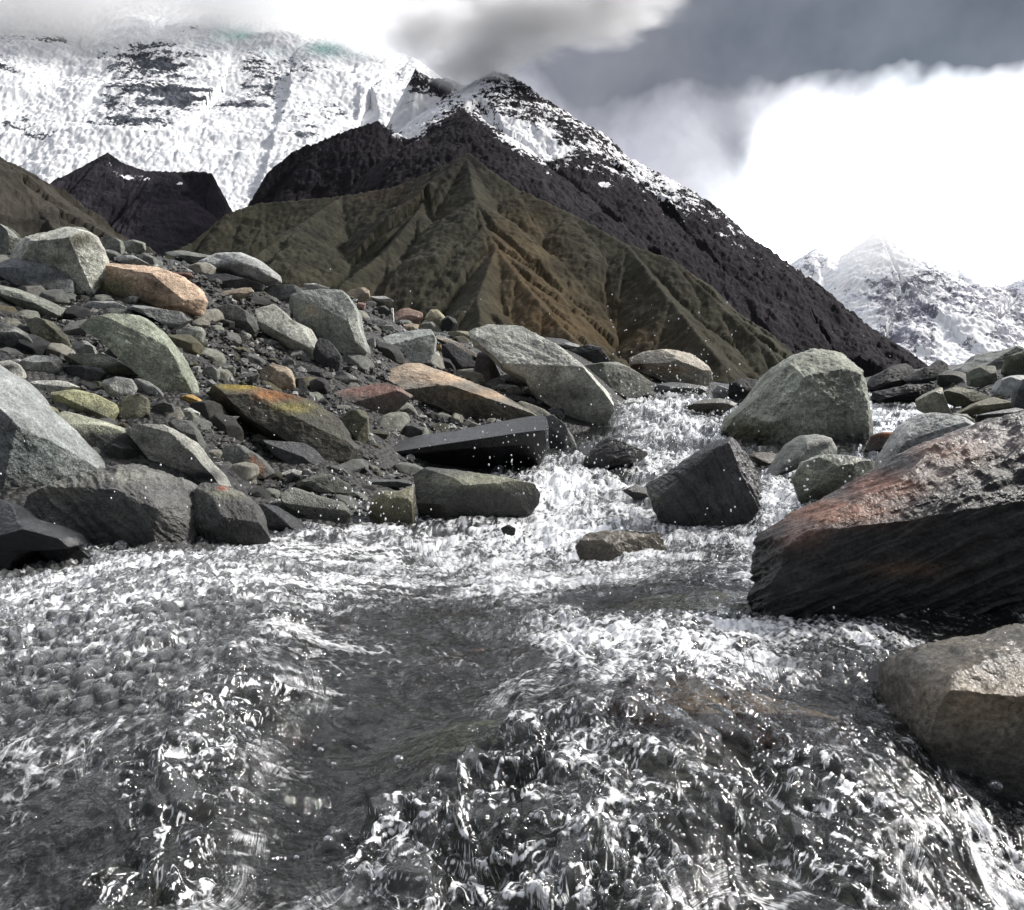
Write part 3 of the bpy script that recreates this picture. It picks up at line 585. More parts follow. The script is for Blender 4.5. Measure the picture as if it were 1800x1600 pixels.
def rock_shape(pts, D, seed, n, k=3.3, soft=.7, cuts=None, ncut=10, rough=.034, strata=None, top=True):
    """pts: outline in metres (x, z) about its centre; returns vertices about the same centre, y = depth"""
    rs = np.random.RandomState(seed)
    cov = np.cov(pts.T); ev, evec = np.linalg.eigh(cov); B = evec.T            # rows: axes
    q = pts @ B.T; lo, hi = q.min(0), q.max(0); cen = (lo + hi) / 2; ext = (hi - lo) / 2 + 1e-9
    qn = (q - cen) / ext
    th = np.linspace(-math.pi, math.pi, 361)[:-1]; R = poly_radius(qn, th)
    bad = R <= 0
    if bad.any(): R[bad] = np.interp(th[bad], th[~bad], R[~bad], period=2 * math.pi)
    ker = np.exp(-.5 * (np.arange(-12, 13) / (2.2 * soft)) ** 2); ker /= ker.sum()
    R = np.convolve(np.r_[R[-12:], R, R[:12]], ker, 'valid')
    P, f = cs(n)
    s = np.hypot(P[:, 0], P[:, 2]); w = P[:, 1]; thp = np.arctan2(P[:, 2], P[:, 0])
    nn = (s ** k + np.abs(w) ** k) ** (1 / k); s2 = s / nn; w2 = w / nn
    Rp = np.interp(thp, np.r_[th, math.pi], np.r_[R, R[0]])
    u = np.c_[np.cos(thp) * s2 * Rp, w2, np.sin(thp) * s2 * Rp]
    # broad lumps, then flat fracture faces
    u[:, 1] *= 1 + .25 * pnoise(u * 1.3 + seed * 3.7)
    toq = lambda v: np.array([*(B @ np.array([v[0], v[2]])), v[1]])           # world normal -> (q0, q1, depth)
    planes = []
    if top:
        planes.append(((rs.uniform(-.35, .35), rs.uniform(-.85, -.5), rs.uniform(.6, .9)), rs.uniform(.68, .85)))
        planes.append(((rs.uniform(-.35, .35), -1, rs.uniform(-.35, .05)), rs.uniform(.5, .68)))
    for _ in range(ncut):
        ny = rs.uniform(-.95, -.35) if rs.rand() < .65 else rs.uniform(.3, .95); a = rs.uniform(0, 2 * math.pi); m = math.sqrt(1 - ny * ny)
        planes.append(((m * math.cos(a), ny, m * math.sin(a)), None))
    for c in (cuts or []): planes.append((c[:3], c[3]))
    for nv, dd in planes:
        v = toq(np.array(nv) / np.linalg.norm(nv)); v = np.array([v[0], v[2], v[1]])          # (q0, depth, q1)
        m = math.hypot(v[0], v[2]); d = max(m * .93, dd if dd else m * .93 + rs.uniform(-.02, .12))
        e = u @ v - d; u = u - np.maximum(e, 0)[:, None] * v * .94
    p = np.c_[u[:, 0] * ext[0] + cen[0], u[:, 1] * D, u[:, 2] * ext[1] + cen[1]]
    xz = np.c_[p[:, 0], p[:, 2]] @ B
    p = np.c_[xz[:, 0], p[:, 1], xz[:, 1]]
    size = float(np.sqrt(ext[0] * ext[1]))
    nrm = p / (np.linalg.norm(p / np.array([1, 1, 1]), axis=1)[:, None] + 1e-9)
    dis = fbm(p / size * 1.6 + seed, 3) * rough * size * 1.1 + fbm(p / size * 6 + seed * 2, 5, .65) * rough * size * 1.0
    dis = dis + np.minimum(fbm(p / size * 2.3 + seed * 1.3, 4, .55, True), .35) * rough * size * .9
    lay = None
    if strata and len(strata) < 4: strata = tuple(strata) + (.12,)
    if strata:
        a = math.radians(strata[0]); along = np.array([math.cos(a), 0, math.sin(a)]); across = np.array([-math.sin(a), .25, math.cos(a)])
        ca_ = p @ along; cc = p @ across; wv = fbm(p / size * 2.2 + 9, 3) * strata[3] * size
        lay = fbm(np.c_[(cc + wv) / size * strata[1], ca_ / size * 1.1, p[:, 1] / size * 1.2 + seed], 4, .6, True)
        dis = dis + (lay - .35) * strata[2] * size
    p = p + nrm * dis[:, None]
    return p, f, lay, size
THINGS = []
def rock(fr, s, col, label, name=None, cat=None, Y=None, D=None, wet=.35, seed=None, n=None, patches=(), sub=0., group=None, streak=0., up=0., **kw):
    poly = parse(fr, s); lo, hi = poly.min(0), poly.max(0); w, h = hi - lo
    seed = seed if seed is not None else int(lo[0] * 7 + lo[1] * 13) % 9973
    cx, cy = (lo + hi) / 2
    Yb = Y if Y else hit(cx, min(hi[1] - .10 * h, 1590))
    size_px = math.sqrt(w * h)
    Dm = (D if D else .42) * size_px / F * Yb
    Yc = Yb + .45 * Dm if Y is None else Y
    c0 = W(cx, cy, Yc); pts = np.c_[(poly[:, 0] - cx), -(poly[:, 1] - cy)] / F * Yc
    pts[:, 1] = np.where(pts[:, 1] < 0, pts[:, 1] * (1 + .12), pts[:, 1])
    n = n or int(np.clip(max(w, h) * .36, 9, 96))
    p, f, lay, size = rock_shape(pts, Dm, seed, n, **kw)
    base = np.array(PAL[col] if isinstance(col, str) else col)
    cc = np.tile(base, (len(p), 1)); wv = np.full(len(p), float(wet))
    cc *= (1 + .35 * fbm(p / size * 1.5 + seed, 3))[:, None]
    if lay is not None: cc *= (1 + .75 * lay)[:, None]
    P = p + c0; ppx = 900 + P[:, 0] / P[:, 1] * F; ppy = 800 - P[:, 2] / P[:, 1] * F
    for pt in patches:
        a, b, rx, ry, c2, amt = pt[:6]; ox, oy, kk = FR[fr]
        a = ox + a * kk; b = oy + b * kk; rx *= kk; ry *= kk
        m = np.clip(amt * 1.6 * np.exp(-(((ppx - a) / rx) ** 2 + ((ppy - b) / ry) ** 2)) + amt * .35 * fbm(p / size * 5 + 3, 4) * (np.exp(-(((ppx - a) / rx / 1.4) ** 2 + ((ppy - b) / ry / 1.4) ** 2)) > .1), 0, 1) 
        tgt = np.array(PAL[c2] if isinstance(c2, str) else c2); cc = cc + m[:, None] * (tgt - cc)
    P[:, 2] += up
    if Yb < 7 and hi[1] > 700:                                # wet dark band just above the water line
        hz = P[:, 2] - Tw(900 + P[:, 0] / P[:, 1] * F, P[:, 1]) * P[:, 1] + .02 * fbm(P * 14, 2)
        band = sstep(.05 + .022 * Yb, .01, hz); cc *= (1 - .6 * band)[:, None]; wv = np.maximum(wv, .85 * band)
    if name is None: name = 'boulder' if size_px > 75 else 'stone'
    o = mesh_obj(name, P, f, STONE, attrs={'Col': cc, 'Wet': wv, 'Vary': np.zeros(len(p))}, loc=c0)
    tag(o, label, cat or name.split('_')[-1], group); THINGS.append(poly); return o
R = rock
# --- upper left bank
R('A','-60,140 0,130 60,180 90,230 150,215 200,215 60,300 20,330 -60,340','gr','low grey-green stone on the skyline at the far left edge')
R('A','240,200 320,150 430,145 515,200 480,230 260,225','gr','thin arched dark slab behind the top of the pale green boulder',name='slab')
R('A','530,205 590,198 650,225 640,300 570,290','gr','rough grey-green lump beside the pale green boulder on the skyline')
R('A','40,310 150,235 400,168 530,205 565,270 560,360 575,400 500,520 390,540 370,450 250,370 100,330','pg','large pale green-grey boulder at the top of the left bank',k=4,wet=.1,D=.5,patches=[(430,215,70,35,'ol',.6),(300,330,60,25,'ol',.4),(540,450,50,50,(.08,.09,.05),.6)],strata=(20,3,.02))
R('A','600,240 720,210 760,230 765,290 650,300 600,290','gr','small square grey-green block standing on the skyline',name='block')
R('A','590,310 700,295 800,350 780,365 600,345','g','thin wedge of grey rock above the orange boulder',name='slab')
R('A','5,360 60,320 180,330 280,370 380,430 375,480 330,540 220,520 80,450 10,410','bl','smooth oval blue-grey boulder under the pale green boulder',k=2.6,ncut=2,wet=.2)
R('A','510,400 600,345 830,365 960,410 1050,470 1100,540 1060,600 980,590 900,590 700,550 560,520 510,470','org','rounded orange-tan boulder in the upper left bank',k=2.6,ncut=3,wet=.15,patches=[(600,480,110,60,(.17,.16,.10),.8),(760,550,160,30,(.13,.10,.06),.6)],strata=(-18,3,.03))
R('A','900,385 1000,385 1020,410 980,430 910,410','rd','small reddish stone behind the orange boulder')
R('A','860,280 960,270 1100,300 1150,300 1060,345 980,340 900,300','gr','flat grey slabs lying on the skyline left of the long grey boulder',name='slab')
R('A','1035,400 1200,395 1390,450 1380,480 1250,490 1070,490 1045,440','dg','dark flat slab under the long smooth grey boulder',name='slab')
R('A','1040,380 1060,340 1150,295 1280,290 1380,330 1475,400 1480,430 1400,445 1200,400 1100,400','g','long smooth grey boulder jutting out against the mountain',k=2.5,ncut=3,wet=.5,strata=(-20,3,.02),top=False)
R('A','1100,510 1200,480 1320,465 1340,490 1240,530 1140,545','tn','flat tan stone between the orange boulder and the large grey boulder')
R('A','1370,480 1450,450 1560,455 1620,500 1540,545 1460,560 1400,520','mg','dark grey-green wedge above the large pale grey boulder',name='stone')
R('A','1110,580 1200,555 1260,570 1330,610 1365,680 1340,715 1230,690 1150,640','mg','dark grey rounded stone right of the orange boulder',k=2.6)
R('B','270,250 390,190 480,182 600,185 640,220 690,300 700,380 740,490 720,540 640,560 560,500 480,430 440,380 340,330 320,280',(.26,.275,.25),'large pale grey boulder with a sharp top edge in the middle of the left bank',k=3.6,wet=.15,D=.5,cuts=[(.75,-.6,-.25,.74)],patches=[(440,290,50,35,'tn',.35)])
R('B','155,290 240,250 290,290 340,340 430,380 490,470 480,510 440,540 340,500 270,440 190,400','pg','pale green rounded rock leaning on the large pale grey boulder',k=3,ncut=3,wet=.15)
R('A','0,455 80,470 240,530 340,580 320,610 270,625 140,580 0,530 -60,500 -60,440','gr','long flat grey-green slab at the left edge below the blue-grey boulder',name='slab',k=4)
R('A','430,560 480,540 600,540 670,570 660,600 560,610 450,600','g','light grey oblong stone below the pale green boulder')
R('A','670,570 760,565 900,590 1010,600 1010,630 920,690 880,650 760,610','g','flat grey stone under the front of the orange boulder',name='slab')
R('A','920,580 970,548 1015,565 1015,600 950,600','lg','small pale knob of stone touching the orange boulder')
R('A','460,690 520,640 620,620 730,615 830,690 900,770 960,860 1000,940 1020,1000 960,1045 880,1010 760,920 640,820 560,750',(.17,.185,.145),'long tilted grey-green slab reaching down the left bank',name='slab',k=5,ncut=2,D=.28,wet=.2,strata=(-45,4,.012))
R('A','-60,640 0,650 80,680 180,740 210,790 180,820 80,810 0,790 -60,780','mg','rough dark grey veined rock at the left edge',rough=.06,patches=[(60,700,60,12,'wh',.4)])
R('A','130,640 200,625 280,650 350,720 380,790 340,820 260,800 200,730','ol','mossy olive rock left of the long tilted slab')
R('A','380,760 450,745 500,780 510,830 440,830 390,800','g','small smooth grey stone beside the tilted slab')
R('A','900,740 960,690 1060,645 1075,700 1060,750 940,770','gr','triangular pale grey stone beside the dark gravel hollow')
R('A','1240,700 1280,690 1330,720 1310,740 1250,735','lg','small whitish pebble lying in the dark gravel hollow')
R('A','-40,880 0,860 60,850 110,880 125,940 90,990 40,980 -20,960','lg','round whitish stone with a dark streak at the left edge',patches=[(40,890,50,20,'dg',.7)])
R('A','100,840 200,825 300,830 330,870 300,920 220,940 130,920','g','rough light grey stone above the white speckled stone')
R('A','310,890 430,880 520,890 550,920 500,990 430,980 390,940','dg','dark rounded stone below the olive oblong rock')
R('A','330,830 420,815 560,820 680,880 740,930 700,950 560,920 450,900 350,870','ol','olive oblong rock under the long tilted slab',k=2.6,patches=[(560,850,120,20,'pg',.4)])
R('A','120,980 200,960 330,955 410,990 380,1010 290,1020 150,1030','lg','white speckled oblong stone near the large blue-grey edge boulder')
R('A','545,960 620,940 690,950 715,1000 700,1040 640,1090 590,1060 560,1000','g','round grey stone with white speckles in the left bank',rough=.05,patches=[(600,990,30,20,'wh',.5)])
R('A','490,1020 540,1005 590,1030 590,1055 530,1050','wh','small white stone left of the speckled round grey stone')
R('A','285,1020 400,1005 500,1030 600,1080 615,1120 590,1170 540,1170 400,1120 300,1070',(.27,.27,.16),'long yellowish-white oval stone in the left bank',k=2.5,ncut=2,patches=[(450,1130,120,35,'dg',.6)])
R('A','710,950 760,945 850,1010 890,1060 860,1070 760,1040 720,1000','g','flat blue-grey slab tucked under the foot of the tilted slab',name='slab',D=.3)
R('A','610,1120 660,1040 730,1020 780,1060 780,1130 740,1180 660,1195 615,1170','ol','rounded green-grey cobble right of the long yellowish oval stone',k=2.7)
R('A','780,1080 850,1060 920,1090 930,1120 870,1170 800,1170 770,1130','mg','dark grey angular cobble left of the small orange stone')
R('A','960,1040 1010,1030 1060,1060 1105,1110 1090,1135 1040,1130 975,1080',(.36,.23,.07),'small orange-yellow stone at the foot of the tilted slab',k=2.6,ncut=2)
R('A','940,1120 1000,1100 1055,1130 1040,1160 960,1160','lg','whitish knob of stone just under the small orange stone')
R('A','1140,900 1190,875 1240,890 1235,925 1180,940 1150,930','gr','round green-grey pebble in the dark gravel')
R('A','1230,960 1310,915 1370,920 1350,970 1270,985','mg','dark flat stone left of the tan standing stone')
# --- middle of the left bank
R('B','-90,720 -50,690 0,685 150,690 350,740 440,760 560,820 600,880 640,960 690,1000 660,1060 560,1090 500,1050 400,980 200,960 60,900 -40,830',(.060,.058,.045),'big dark brown boulder with rusty and mossy top in the left bank',k=3.2,wet=.35,D=.45,patches=[(60,690,110,18,(.22,.17,.03),.8),(260,730,120,35,(.20,.09,.03),.8),(350,800,110,28,(.15,.13,.04),.7)],n=90)
R('B','160,640 180,600 240,568 330,590 350,650 365,720 330,715 240,690 150,685','tn','tan pointed stone standing on the big rusty brown boulder',k=4,wet=.1,patches=[(260,700,90,12,(.25,.12,.04),.6)])
R('B','330,580 400,570 500,610 510,640 420,645 350,630','dg','dark lens-shaped stone behind the tan pointed stone')
R('B','350,650 400,640 420,700 420,755 370,740','dg','narrow dark stone wedged beside the tan pointed stone')
R('B','430,660 490,640 535,670 530,720 480,745 440,720','dg','round dark cobble right of the tan pointed stone',k=2.5)
R('B','535,650 590,600 640,620 710,660 700,690 620,690 540,690','mg','dark stone with white veins above the reddish rock',patches=[(610,640,60,12,'wh',.5)])
R('B','480,430 540,450 600,530 590,600 520,620 470,590 450,520','dg','dark angular rock below the large pale grey boulder')
R('B','700,570 740,545 790,570 790,600 720,600','dg','small dark pebble left of the long tan boulder')
R('B','740,440 775,425 785,480 750,500','g','small grey stone left of the pale square block')
R('B','400,150 460,145 540,170 500,185 420,185','lg','flat pale stone on the skyline above the large pale grey boulder')
R('B','625,185 720,165 745,180 750,215 700,240 640,225','tn','tan rounded block on the skyline behind the large pale grey boulder',name='block')
R('B','690,245 730,250 720,285 680,275',(.36,.22,.19),'small pink stone beside the stacked grey flakes')
R('B','755,215 830,212 875,235 870,250 790,235','lg','thin pale flake on top of the stack near the skyline',name='flake')
R('B','765,280 830,262 860,290 850,320 790,310','mg','dark grey flake in the stack left of the white splinter',name='flake')
R('B','700,340 800,330 850,350 830,362 720,372','g','light grey flat stone at the bottom of the stacked flakes')
R('B','720,372 870,362 880,385 790,395','g','long thin grey flake lying under the stacked flakes',name='flake')
R('B','862,275 874,275 880,365 868,368','wh','thin white splinter of rock standing upright in the stack',name='splinter',ncut=0)
R('B','880,290 950,275 1030,300 1030,335 960,360 890,360',(.38,.26,.21),'pinkish rounded stone on the skyline right of the white splinter')
R('B','870,375 960,355 1010,362 1000,388 920,400 880,395','tn','flat tan stone under the pinkish stone')
R('B','1005,360 1045,352 1060,375 1020,385',(.24,.19,.08),'small ochre pebble beside the egg-shaped stone')
R('B','1040,330 1070,285 1110,285 1145,320 1155,370 1110,375 1050,360',(.30,.27,.18),'egg-shaped yellow-brown stone standing on the skyline',k=2.4,ncut=1,top=False)
R('B','1080,375 1150,355 1180,385 1160,410 1100,400','ol','small olive stone in front of the egg-shaped stone')
R('B','790,460 830,425 960,395 1070,385 1100,440 1090,510 1070,560 1000,560 850,520 820,560 790,530',(.32,.34,.32),'pale grey square boulder above the long tan boulder',k=5,wet=.15,ncut=3)
R('B','1075,520 1110,500 1150,590 1120,600','wh','small white stone right of the pale square boulder')
R('B','1095,470 1130,468 1135,510 1110,515',(.26,.18,.06),'small ochre stone between the pale square boulder and the black block')
R('B','1130,470 1180,460 1310,540 1310,610 1220,640 1160,590 1130,510',(.022,.022,.028),'black block under the thin brown slab left of the huge pale boulder',name='block',k=5)
R('B','1085,430 1110,415 1180,440 1325,520 1315,548 1180,480 1100,455',(.20,.18,.15),'thin brown slab sloping down over the black block',name='slab',D=.6)
R('B','1160,400 1280,395 1300,430 1260,460 1190,450',(.24,.23,.16),'pale olive flat stone left of the huge pale boulder')
R('B','530,740 620,700 700,690 850,665 960,680 975,740 900,800 820,850 740,840 620,800 540,770',(.10,.085,.075),'dark rock with a reddish-pink top left of the long tan boulder',wet=.3,patches=[(770,705,150,32,(.27,.16,.13),.8)])
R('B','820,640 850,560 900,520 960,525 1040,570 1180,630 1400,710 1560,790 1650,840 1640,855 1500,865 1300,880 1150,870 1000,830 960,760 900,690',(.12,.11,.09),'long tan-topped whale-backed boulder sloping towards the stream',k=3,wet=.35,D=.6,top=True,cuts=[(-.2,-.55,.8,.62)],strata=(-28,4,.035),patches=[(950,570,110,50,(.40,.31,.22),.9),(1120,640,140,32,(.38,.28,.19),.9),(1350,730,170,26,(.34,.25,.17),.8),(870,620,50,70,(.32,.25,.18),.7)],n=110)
R('B','590,850 640,815 735,810 745,870 745,960 700,1000 650,930','ol','five-sided olive-grey stone standing below the reddish rock',k=4,wet=.2)
R('B','810,930 880,890 980,880 1040,910 1030,940 900,970 820,975','mg','brownish grey stone resting on the long black slab')
R('B','1000,890 1040,882 1065,935 1030,940','g','small pale sliver of stone on the long black slab')
R('B','720,960 760,950 785,990 750,1020 720,1010','g','small pale grey cobble at the left end of the long black slab')
R('B','650,1090 700,1030 860,1000 1000,950 1200,925 1400,880 1560,850 1670,835 1690,900 1690,1000 1640,1100 1500,1110 1330,1110 1000,1120 900,1160 800,1150','bk','long wet black slab with a smooth shining top edge beside the rapids',name='slab',k=3.2,wet=1.0,D=.55,ncut=3,rough=.02,n=110)
R('B','1670,850 1700,830 1760,870 1830,960 1850,1010 1750,1050 1700,1000','mg','grey wedge at the right end of the long black slab',wet=.6)
R('B','560,1010 640,1000 720,1040 700,1090 620,1090 560,1070','dg','dark wet stone at the left foot of the long black slab',wet=.6)
R('B','540,1100 600,1110 640,1150 600,1170 550,1140','mg','small dark grey stone near the water left of the long black slab',wet=.5)
R('B','640,1085 700,1080 790,1170 730,1175 650,1140','dg','dark leaning stone with a pale edge at the water line',wet=.6)
# --- lower left bank
R('C','140,160 250,185 315,210 305,260 270,290 200,250 150,190',(.20,.20,.13),'smooth olive rounded stone behind the large blue-grey edge boulder',k=2.6,ncut=2)
R('C','280,290 310,215 500,265 650,320 740,390 790,450 740,485 630,495 490,420 330,345',(.05,.05,.048),'flat slab with sunlit top and shaded front painted in, lower left bank',name='slab',k=4,wet=.2,cuts=[(-.1,-.5,.85,.55)],ncut=2,patches=[(380,260,110,50,(.33,.34,.26),.95),(520,300,120,24,(.33,.34,.26),.95),(610,320,50,14,(.33,.34,.26),.8)])  # pale patches paint the sunlit top, dark base the shaded front
R('C','870,290 930,260 1000,270 1050,330 1080,400 1075,440 1020,390 960,340','mg','dark grey rounded stone behind the speckled pale boulder',k=2.6)
R('C','665,320 740,290 860,290 960,340 1030,400 1100,480 1180,550 1210,600 1150,590 1000,560 900,530 850,500 790,470 740,400',(.27,.27,.24),'pale speckled boulder sloping down behind the dark striped boulder',rough=.05,wet=.25,patches=[(760,370,60,30,'dg',.4),(1080,560,100,30,'dg',.7)])
R('C','1050,270 1130,245 1260,245 1230,275 1170,290 1080,285','lg','flat pale arrow-shaped stone below the small orange stone',name='stone')
R('C','1140,460 1190,400 1280,400 1370,460 1440,540 1400,565 1300,565 1200,520',(.10,.105,.095),'dark grey stone with a rust-brown triangle on its face',wet=.3,patches=[(1345,530,38,34,(.22,.10,.06),1.0),(1335,475,16,20,(.2,.1,.06),.8)],ncut=3)
R('C','1400,370 1500,380 1590,385 1650,420 1710,480 1700,520 1620,530 1540,500 1450,440',(.060,.062,.066),'dark pointed slab with a bright upper edge in the lower bank',name='slab',wet=.6,k=4.5,ncut=2)
R('C','1455,555 1540,525 1590,535 1580,575 1480,590','lg','small pale block at the trickle of water left of the rapids',wet=.4)
R('C','1588,530 1630,520 1655,555 1630,580 1600,570','g','small ridged grey stone beside the pale block at the trickle',wet=.4)
R('C','960,580 1040,560 1140,570 1145,600 1060,605 980,600','lg','flat pale stone lying on top of the dark striped boulder',wet=.3)
R('C','-200,-100 0,20 70,90 130,170 250,270 350,380 440,470 490,540 400,570 300,590 230,640 215,700 150,755 60,740 0,700 -200,650',(.17,.18,.176),'huge blue-grey boulder cut off by the left edge',k=2.6,ncut=3,wet=.3,D=.55,strata=(-45,5,.012),patches=[(160,450,160,80,(.16,.20,.195),.5),(120,680,120,70,(.035,.035,.03),.8)],n=96)
R('C','150,750 210,700 230,650 300,610 400,575 600,520 820,498 900,520 960,580 1010,640 1030,700 1075,900 1070,960 1000,975 850,945 700,945 480,930 430,900 300,830',(.055,.055,.052),'large dark striped boulder at the stream edge in the lower left',k=2.6,ncut=4,wet=.55,D=.55,strata=(-48,7,.05),patches=[(600,560,260,40,(.20,.20,.17),.5),(330,640,120,40,(.16,.155,.12),.5)],n=120)
R('C','1030,700 1050,600 1120,600 1250,650 1340,720 1400,800 1430,860 1450,930 1350,970 1200,960 1080,945',(.045,.045,.043),'dark wedge-shaped boulder split off the right end of the striped boulder',k=3.2,wet=.5,strata=(-70,5,.04),patches=[(1200,650,110,30,(.2,.2,.15),.5),(1170,625,25,10,(.3,.1,.06),.7)],n=90)
R('C','1350,700 1450,720 1560,790 1640,850 1540,885 1440,870 1400,780','dg','low black rock between the split boulder and the grey-green wet rock',wet=.7)
R('B','350,1200 480,1150 540,1150 650,1210 640,1260 500,1270 400,1240',(.10,.105,.085),'grey-green angular wet rock behind the trickle of water',wet=.5)
R('C','1490,650 1540,620 1650,660 1800,700 1860,760 1800,830 1720,830 1600,770 1500,700',(.12,.125,.105),'smooth grey-green wet rock beside the small splash',wet=.6,k=3,ncut=3)
R('B','600,1190 700,1175 800,1180 960,1178 975,1210 850,1230 700,1230 620,1215','mg','flat wet stone behind the small splash of water',wet=.7)
R('B','740,1280 800,1240 900,1240 980,1210 985,1400 900,1440 790,1430 740,1360',(.14,.135,.085),'olive-brown half-sunken rock right of the small splash',wet=.8)
R('P','-60,870 0,880 25,892 50,912 100,928 132,942 144,958 134,962 110,960 66,942 60,968 48,1000 20,1012 -60,1016','bk','glossy black wet rock with a beak-like ridge at the left edge',k=2.4,ncut=1,wet=1.0,rough=.02,n=90,Y=1.95)
R('C','180,985 200,900 330,925 430,950 465,985 440,1045 300,1055 200,1030','dg','dark submerged rock under the beak-like black rock',wet=.9,k=3)
# --- rocks in the rapids
R('D','370,100 490,68 650,75 760,140 840,190 900,240 960,290 1060,370 1120,420 1130,500 1100,560 1000,570 870,540 760,470 700,400 680,360 560,310 470,210 400,180',(.33,.335,.30),'huge pale grey sloping boulder above the rapids',k=3.4,wet=.2,D=.5,strata=(-30,4,.02),patches=[(900,430,240,80,(.19,.20,.175),.6)],n=110)
R('D','950,430 1050,390 1120,430 1140,500 1100,580 1000,575 950,520','bk','dark wet knob at the lower end of the huge pale boulder',wet=.9,k=2.6,rough=.06)
R('D','420,210 480,200 540,330 530,400 440,390 400,300',(.06,.05,.052),'dark reddish rock with veins left of the huge pale boulder')
R('D','530,330 640,320 720,360 700,400 600,400','mg','dark mottled stone at the left foot of the huge pale boulder')
R('D','490,390 560,370 580,410 520,415','g','small grey stone below the dark reddish rock')
R('D','840,165 900,155 960,170 930,205','g','small grey stone on the skyline right of the huge pale boulder')
R('D','890,200 1000,170 1060,180 1120,250 1050,265 950,260','dg','dark rough heap of rock on the skyline above the rapids',rough=.09)
R('D','960,280 1060,265 1160,262 1250,310 1350,370 1340,420 1250,440 1180,440 1120,420 1050,360',(.15,.155,.13),'smooth grey low rock behind the head of the rapids',k=2.6,ncut=2,wet=.4)
R('D','1220,240 1300,205 1440,195 1560,220 1630,280 1655,340 1640,380 1540,400 1450,370 1330,330 1230,300',(.40,.37,.31),'cream rounded boulder beyond the head of the rapids',k=2.8,wet=.2,patches=[(1260,285,50,25,(.10,.05,.03),.7),(1430,300,90,22,(.38,.26,.15),.5)],rough=.05)
R('D','1350,370 1460,365 1640,390 1600,430 1500,440 1370,440','mg','flat wet rock in front of the cream rounded boulder',wet=.8)
R('D','1500,510 1600,470 1700,462 1790,490 1700,545 1560,530',(.17,.16,.13),'low wet rock in the white water left of the great domed boulder',wet=.8,up=.02)
R('D','940,870 990,760 1060,680 1100,650 1200,690 1330,740 1280,780 1100,810 1060,850 980,870',(.028,.027,.026),'dark jagged rock rising out of the middle of the rapids',wet=.8,k=3,strata=(20,6,.04))
R('D','80,850 150,815 300,830 420,850 560,870 720,900 750,960 740,1050 600,1060 420,1090 240,1110 130,1135 100,1000',(.05,.052,.045),'dark square-ended slab with water running over it below the black slab',name='slab',k=4.5,wet=.8,D=.45,cuts=[(0,-.5,.86,.6)],patches=[(450,880,260,38,(.20,.20,.14),.7)],n=100)
R('D','1325,910 1450,850 1640,715 1730,668 1780,690 1850,780 1910,870 1880,960 1790,1120 1690,1180 1600,1150 1500,1120 1410,1100 1375,1040',(.036,.036,.038),'black tilted block with straight grooves in the middle of the stream',name='block',k=5,wet=.7,D=.42,ncut=0,top=False,strata=(-62,9,.085,.04),patches=[(1370,980,60,60,(.07,.075,.06),.6)],n=110,cuts=[(.85,-.5,.45,.74),(-.3,-.93,-.1,.52),(-.75,-.5,.6,.75)])
R('D','930,1140 1020,1050 1120,1065 1200,1055 1390,1060 1420,1150 1380,1260 1250,1330 1120,1330 1000,1270',(.15,.13,.10),'brownish rock half covered by foam left of the grooved black block',wet=.8,rough=.06,up=-.05)
R('D','540,1180 580,1160 620,1180 615,1215 560,1220','bk','small black rock tip poking through the foam',wet=.9,up=.03)
R('D','1180,960 1260,930 1330,960 1320,1010 1240,1000','mg','low grey rock washed by foam behind the brownish rock',wet=.8,up=.02)
# --- right side
R('E','250,370 330,345 420,350 410,420 380,480 280,470 240,430','bk','black rough rock behind the left shoulder of the great domed boulder',rough=.08,wet=.4)
R('E','150,420 190,380 240,400 240,440 180,450','g','small whitish wet rock beyond the head of the rapids',wet=.5)
R('G','130,700 230,600 340,550 450,490 560,470 640,540 640,640 560,720 420,760 250,780 150,745','dg','near-black long rock on the skyline right of the great domed boulder',rough=.06,wet=.4)
R('G','230,770 400,740 600,700 820,700 900,760 700,840 560,900 300,920 230,850','bk','black broken rock under the near-black skyline rock',rough=.09,wet=.5)
R('G','560,640 700,545 830,500 920,430 990,480 1010,540 880,600 870,690 700,720 600,700',(.045,.045,.045),'dark pointed rock in front of the far snow peaks',rough=.05)
R('G','880,600 980,545 1100,560 1220,580 1220,700 1080,740 900,720',(.05,.052,.046),'dark rounded boulder between the pointed rock and the right bank',k=2.6)
R('G','1010,560 1240,450 1320,380 1560,340 1700,290 1900,260 1900,560 1700,640 1400,700 1200,640',(.15,.155,.145),'big smooth grey boulder on the skyline at the right edge',k=2.7,wet=.2,strata=(12,3,.03),Y=11.0)
R('G','1210,560 1350,500 1500,500 1500,650 1420,720 1230,700',(.15,.16,.12),'mossy grey block under the big smooth skyline boulder',k=3,Y=9.2)
R('G','1600,400 1700,380 1900,300 1900,600 1700,620 1580,560',(.10,.11,.075),'olive mossy rock at the right edge above the pale boulder',Y=9.4)
R('G','1480,760 1540,650 1640,610 1760,595 1900,600 1900,860 1620,860 1500,800',(.32,.33,.32),'pale smooth boulder at the right edge',k=2.6,wet=.3,ncut=2,Y=8.0)
R('G','1700,900 1730,740 1800,640 1950,620 1950,1040 1800,1040 1720,960',(.07,.075,.078),'dark grey boulder cut off by the right edge in front of the pale one',k=2.8,Y=6.8)
R('G','900,780 1080,720 1300,770 1420,820 1300,900 1080,920 960,860',(.13,.13,.085),'mossy low rock on the right bank beyond the whitish ridge',Y=8.2)
R('G','640,880 780,790 930,720 900,800 980,920 1080,1010 900,1000 740,980 660,930',(.22,.22,.17),'pale ridge of rock washed by the side stream on the right',Y=7.6,wet=.5)
R('G','1090,1000 1280,900 1480,830 1680,900 1620,980 1400,990 1250,1010',(.16,.15,.10),'yellowish mossy slab on the right bank',name='slab',Y=7.2)
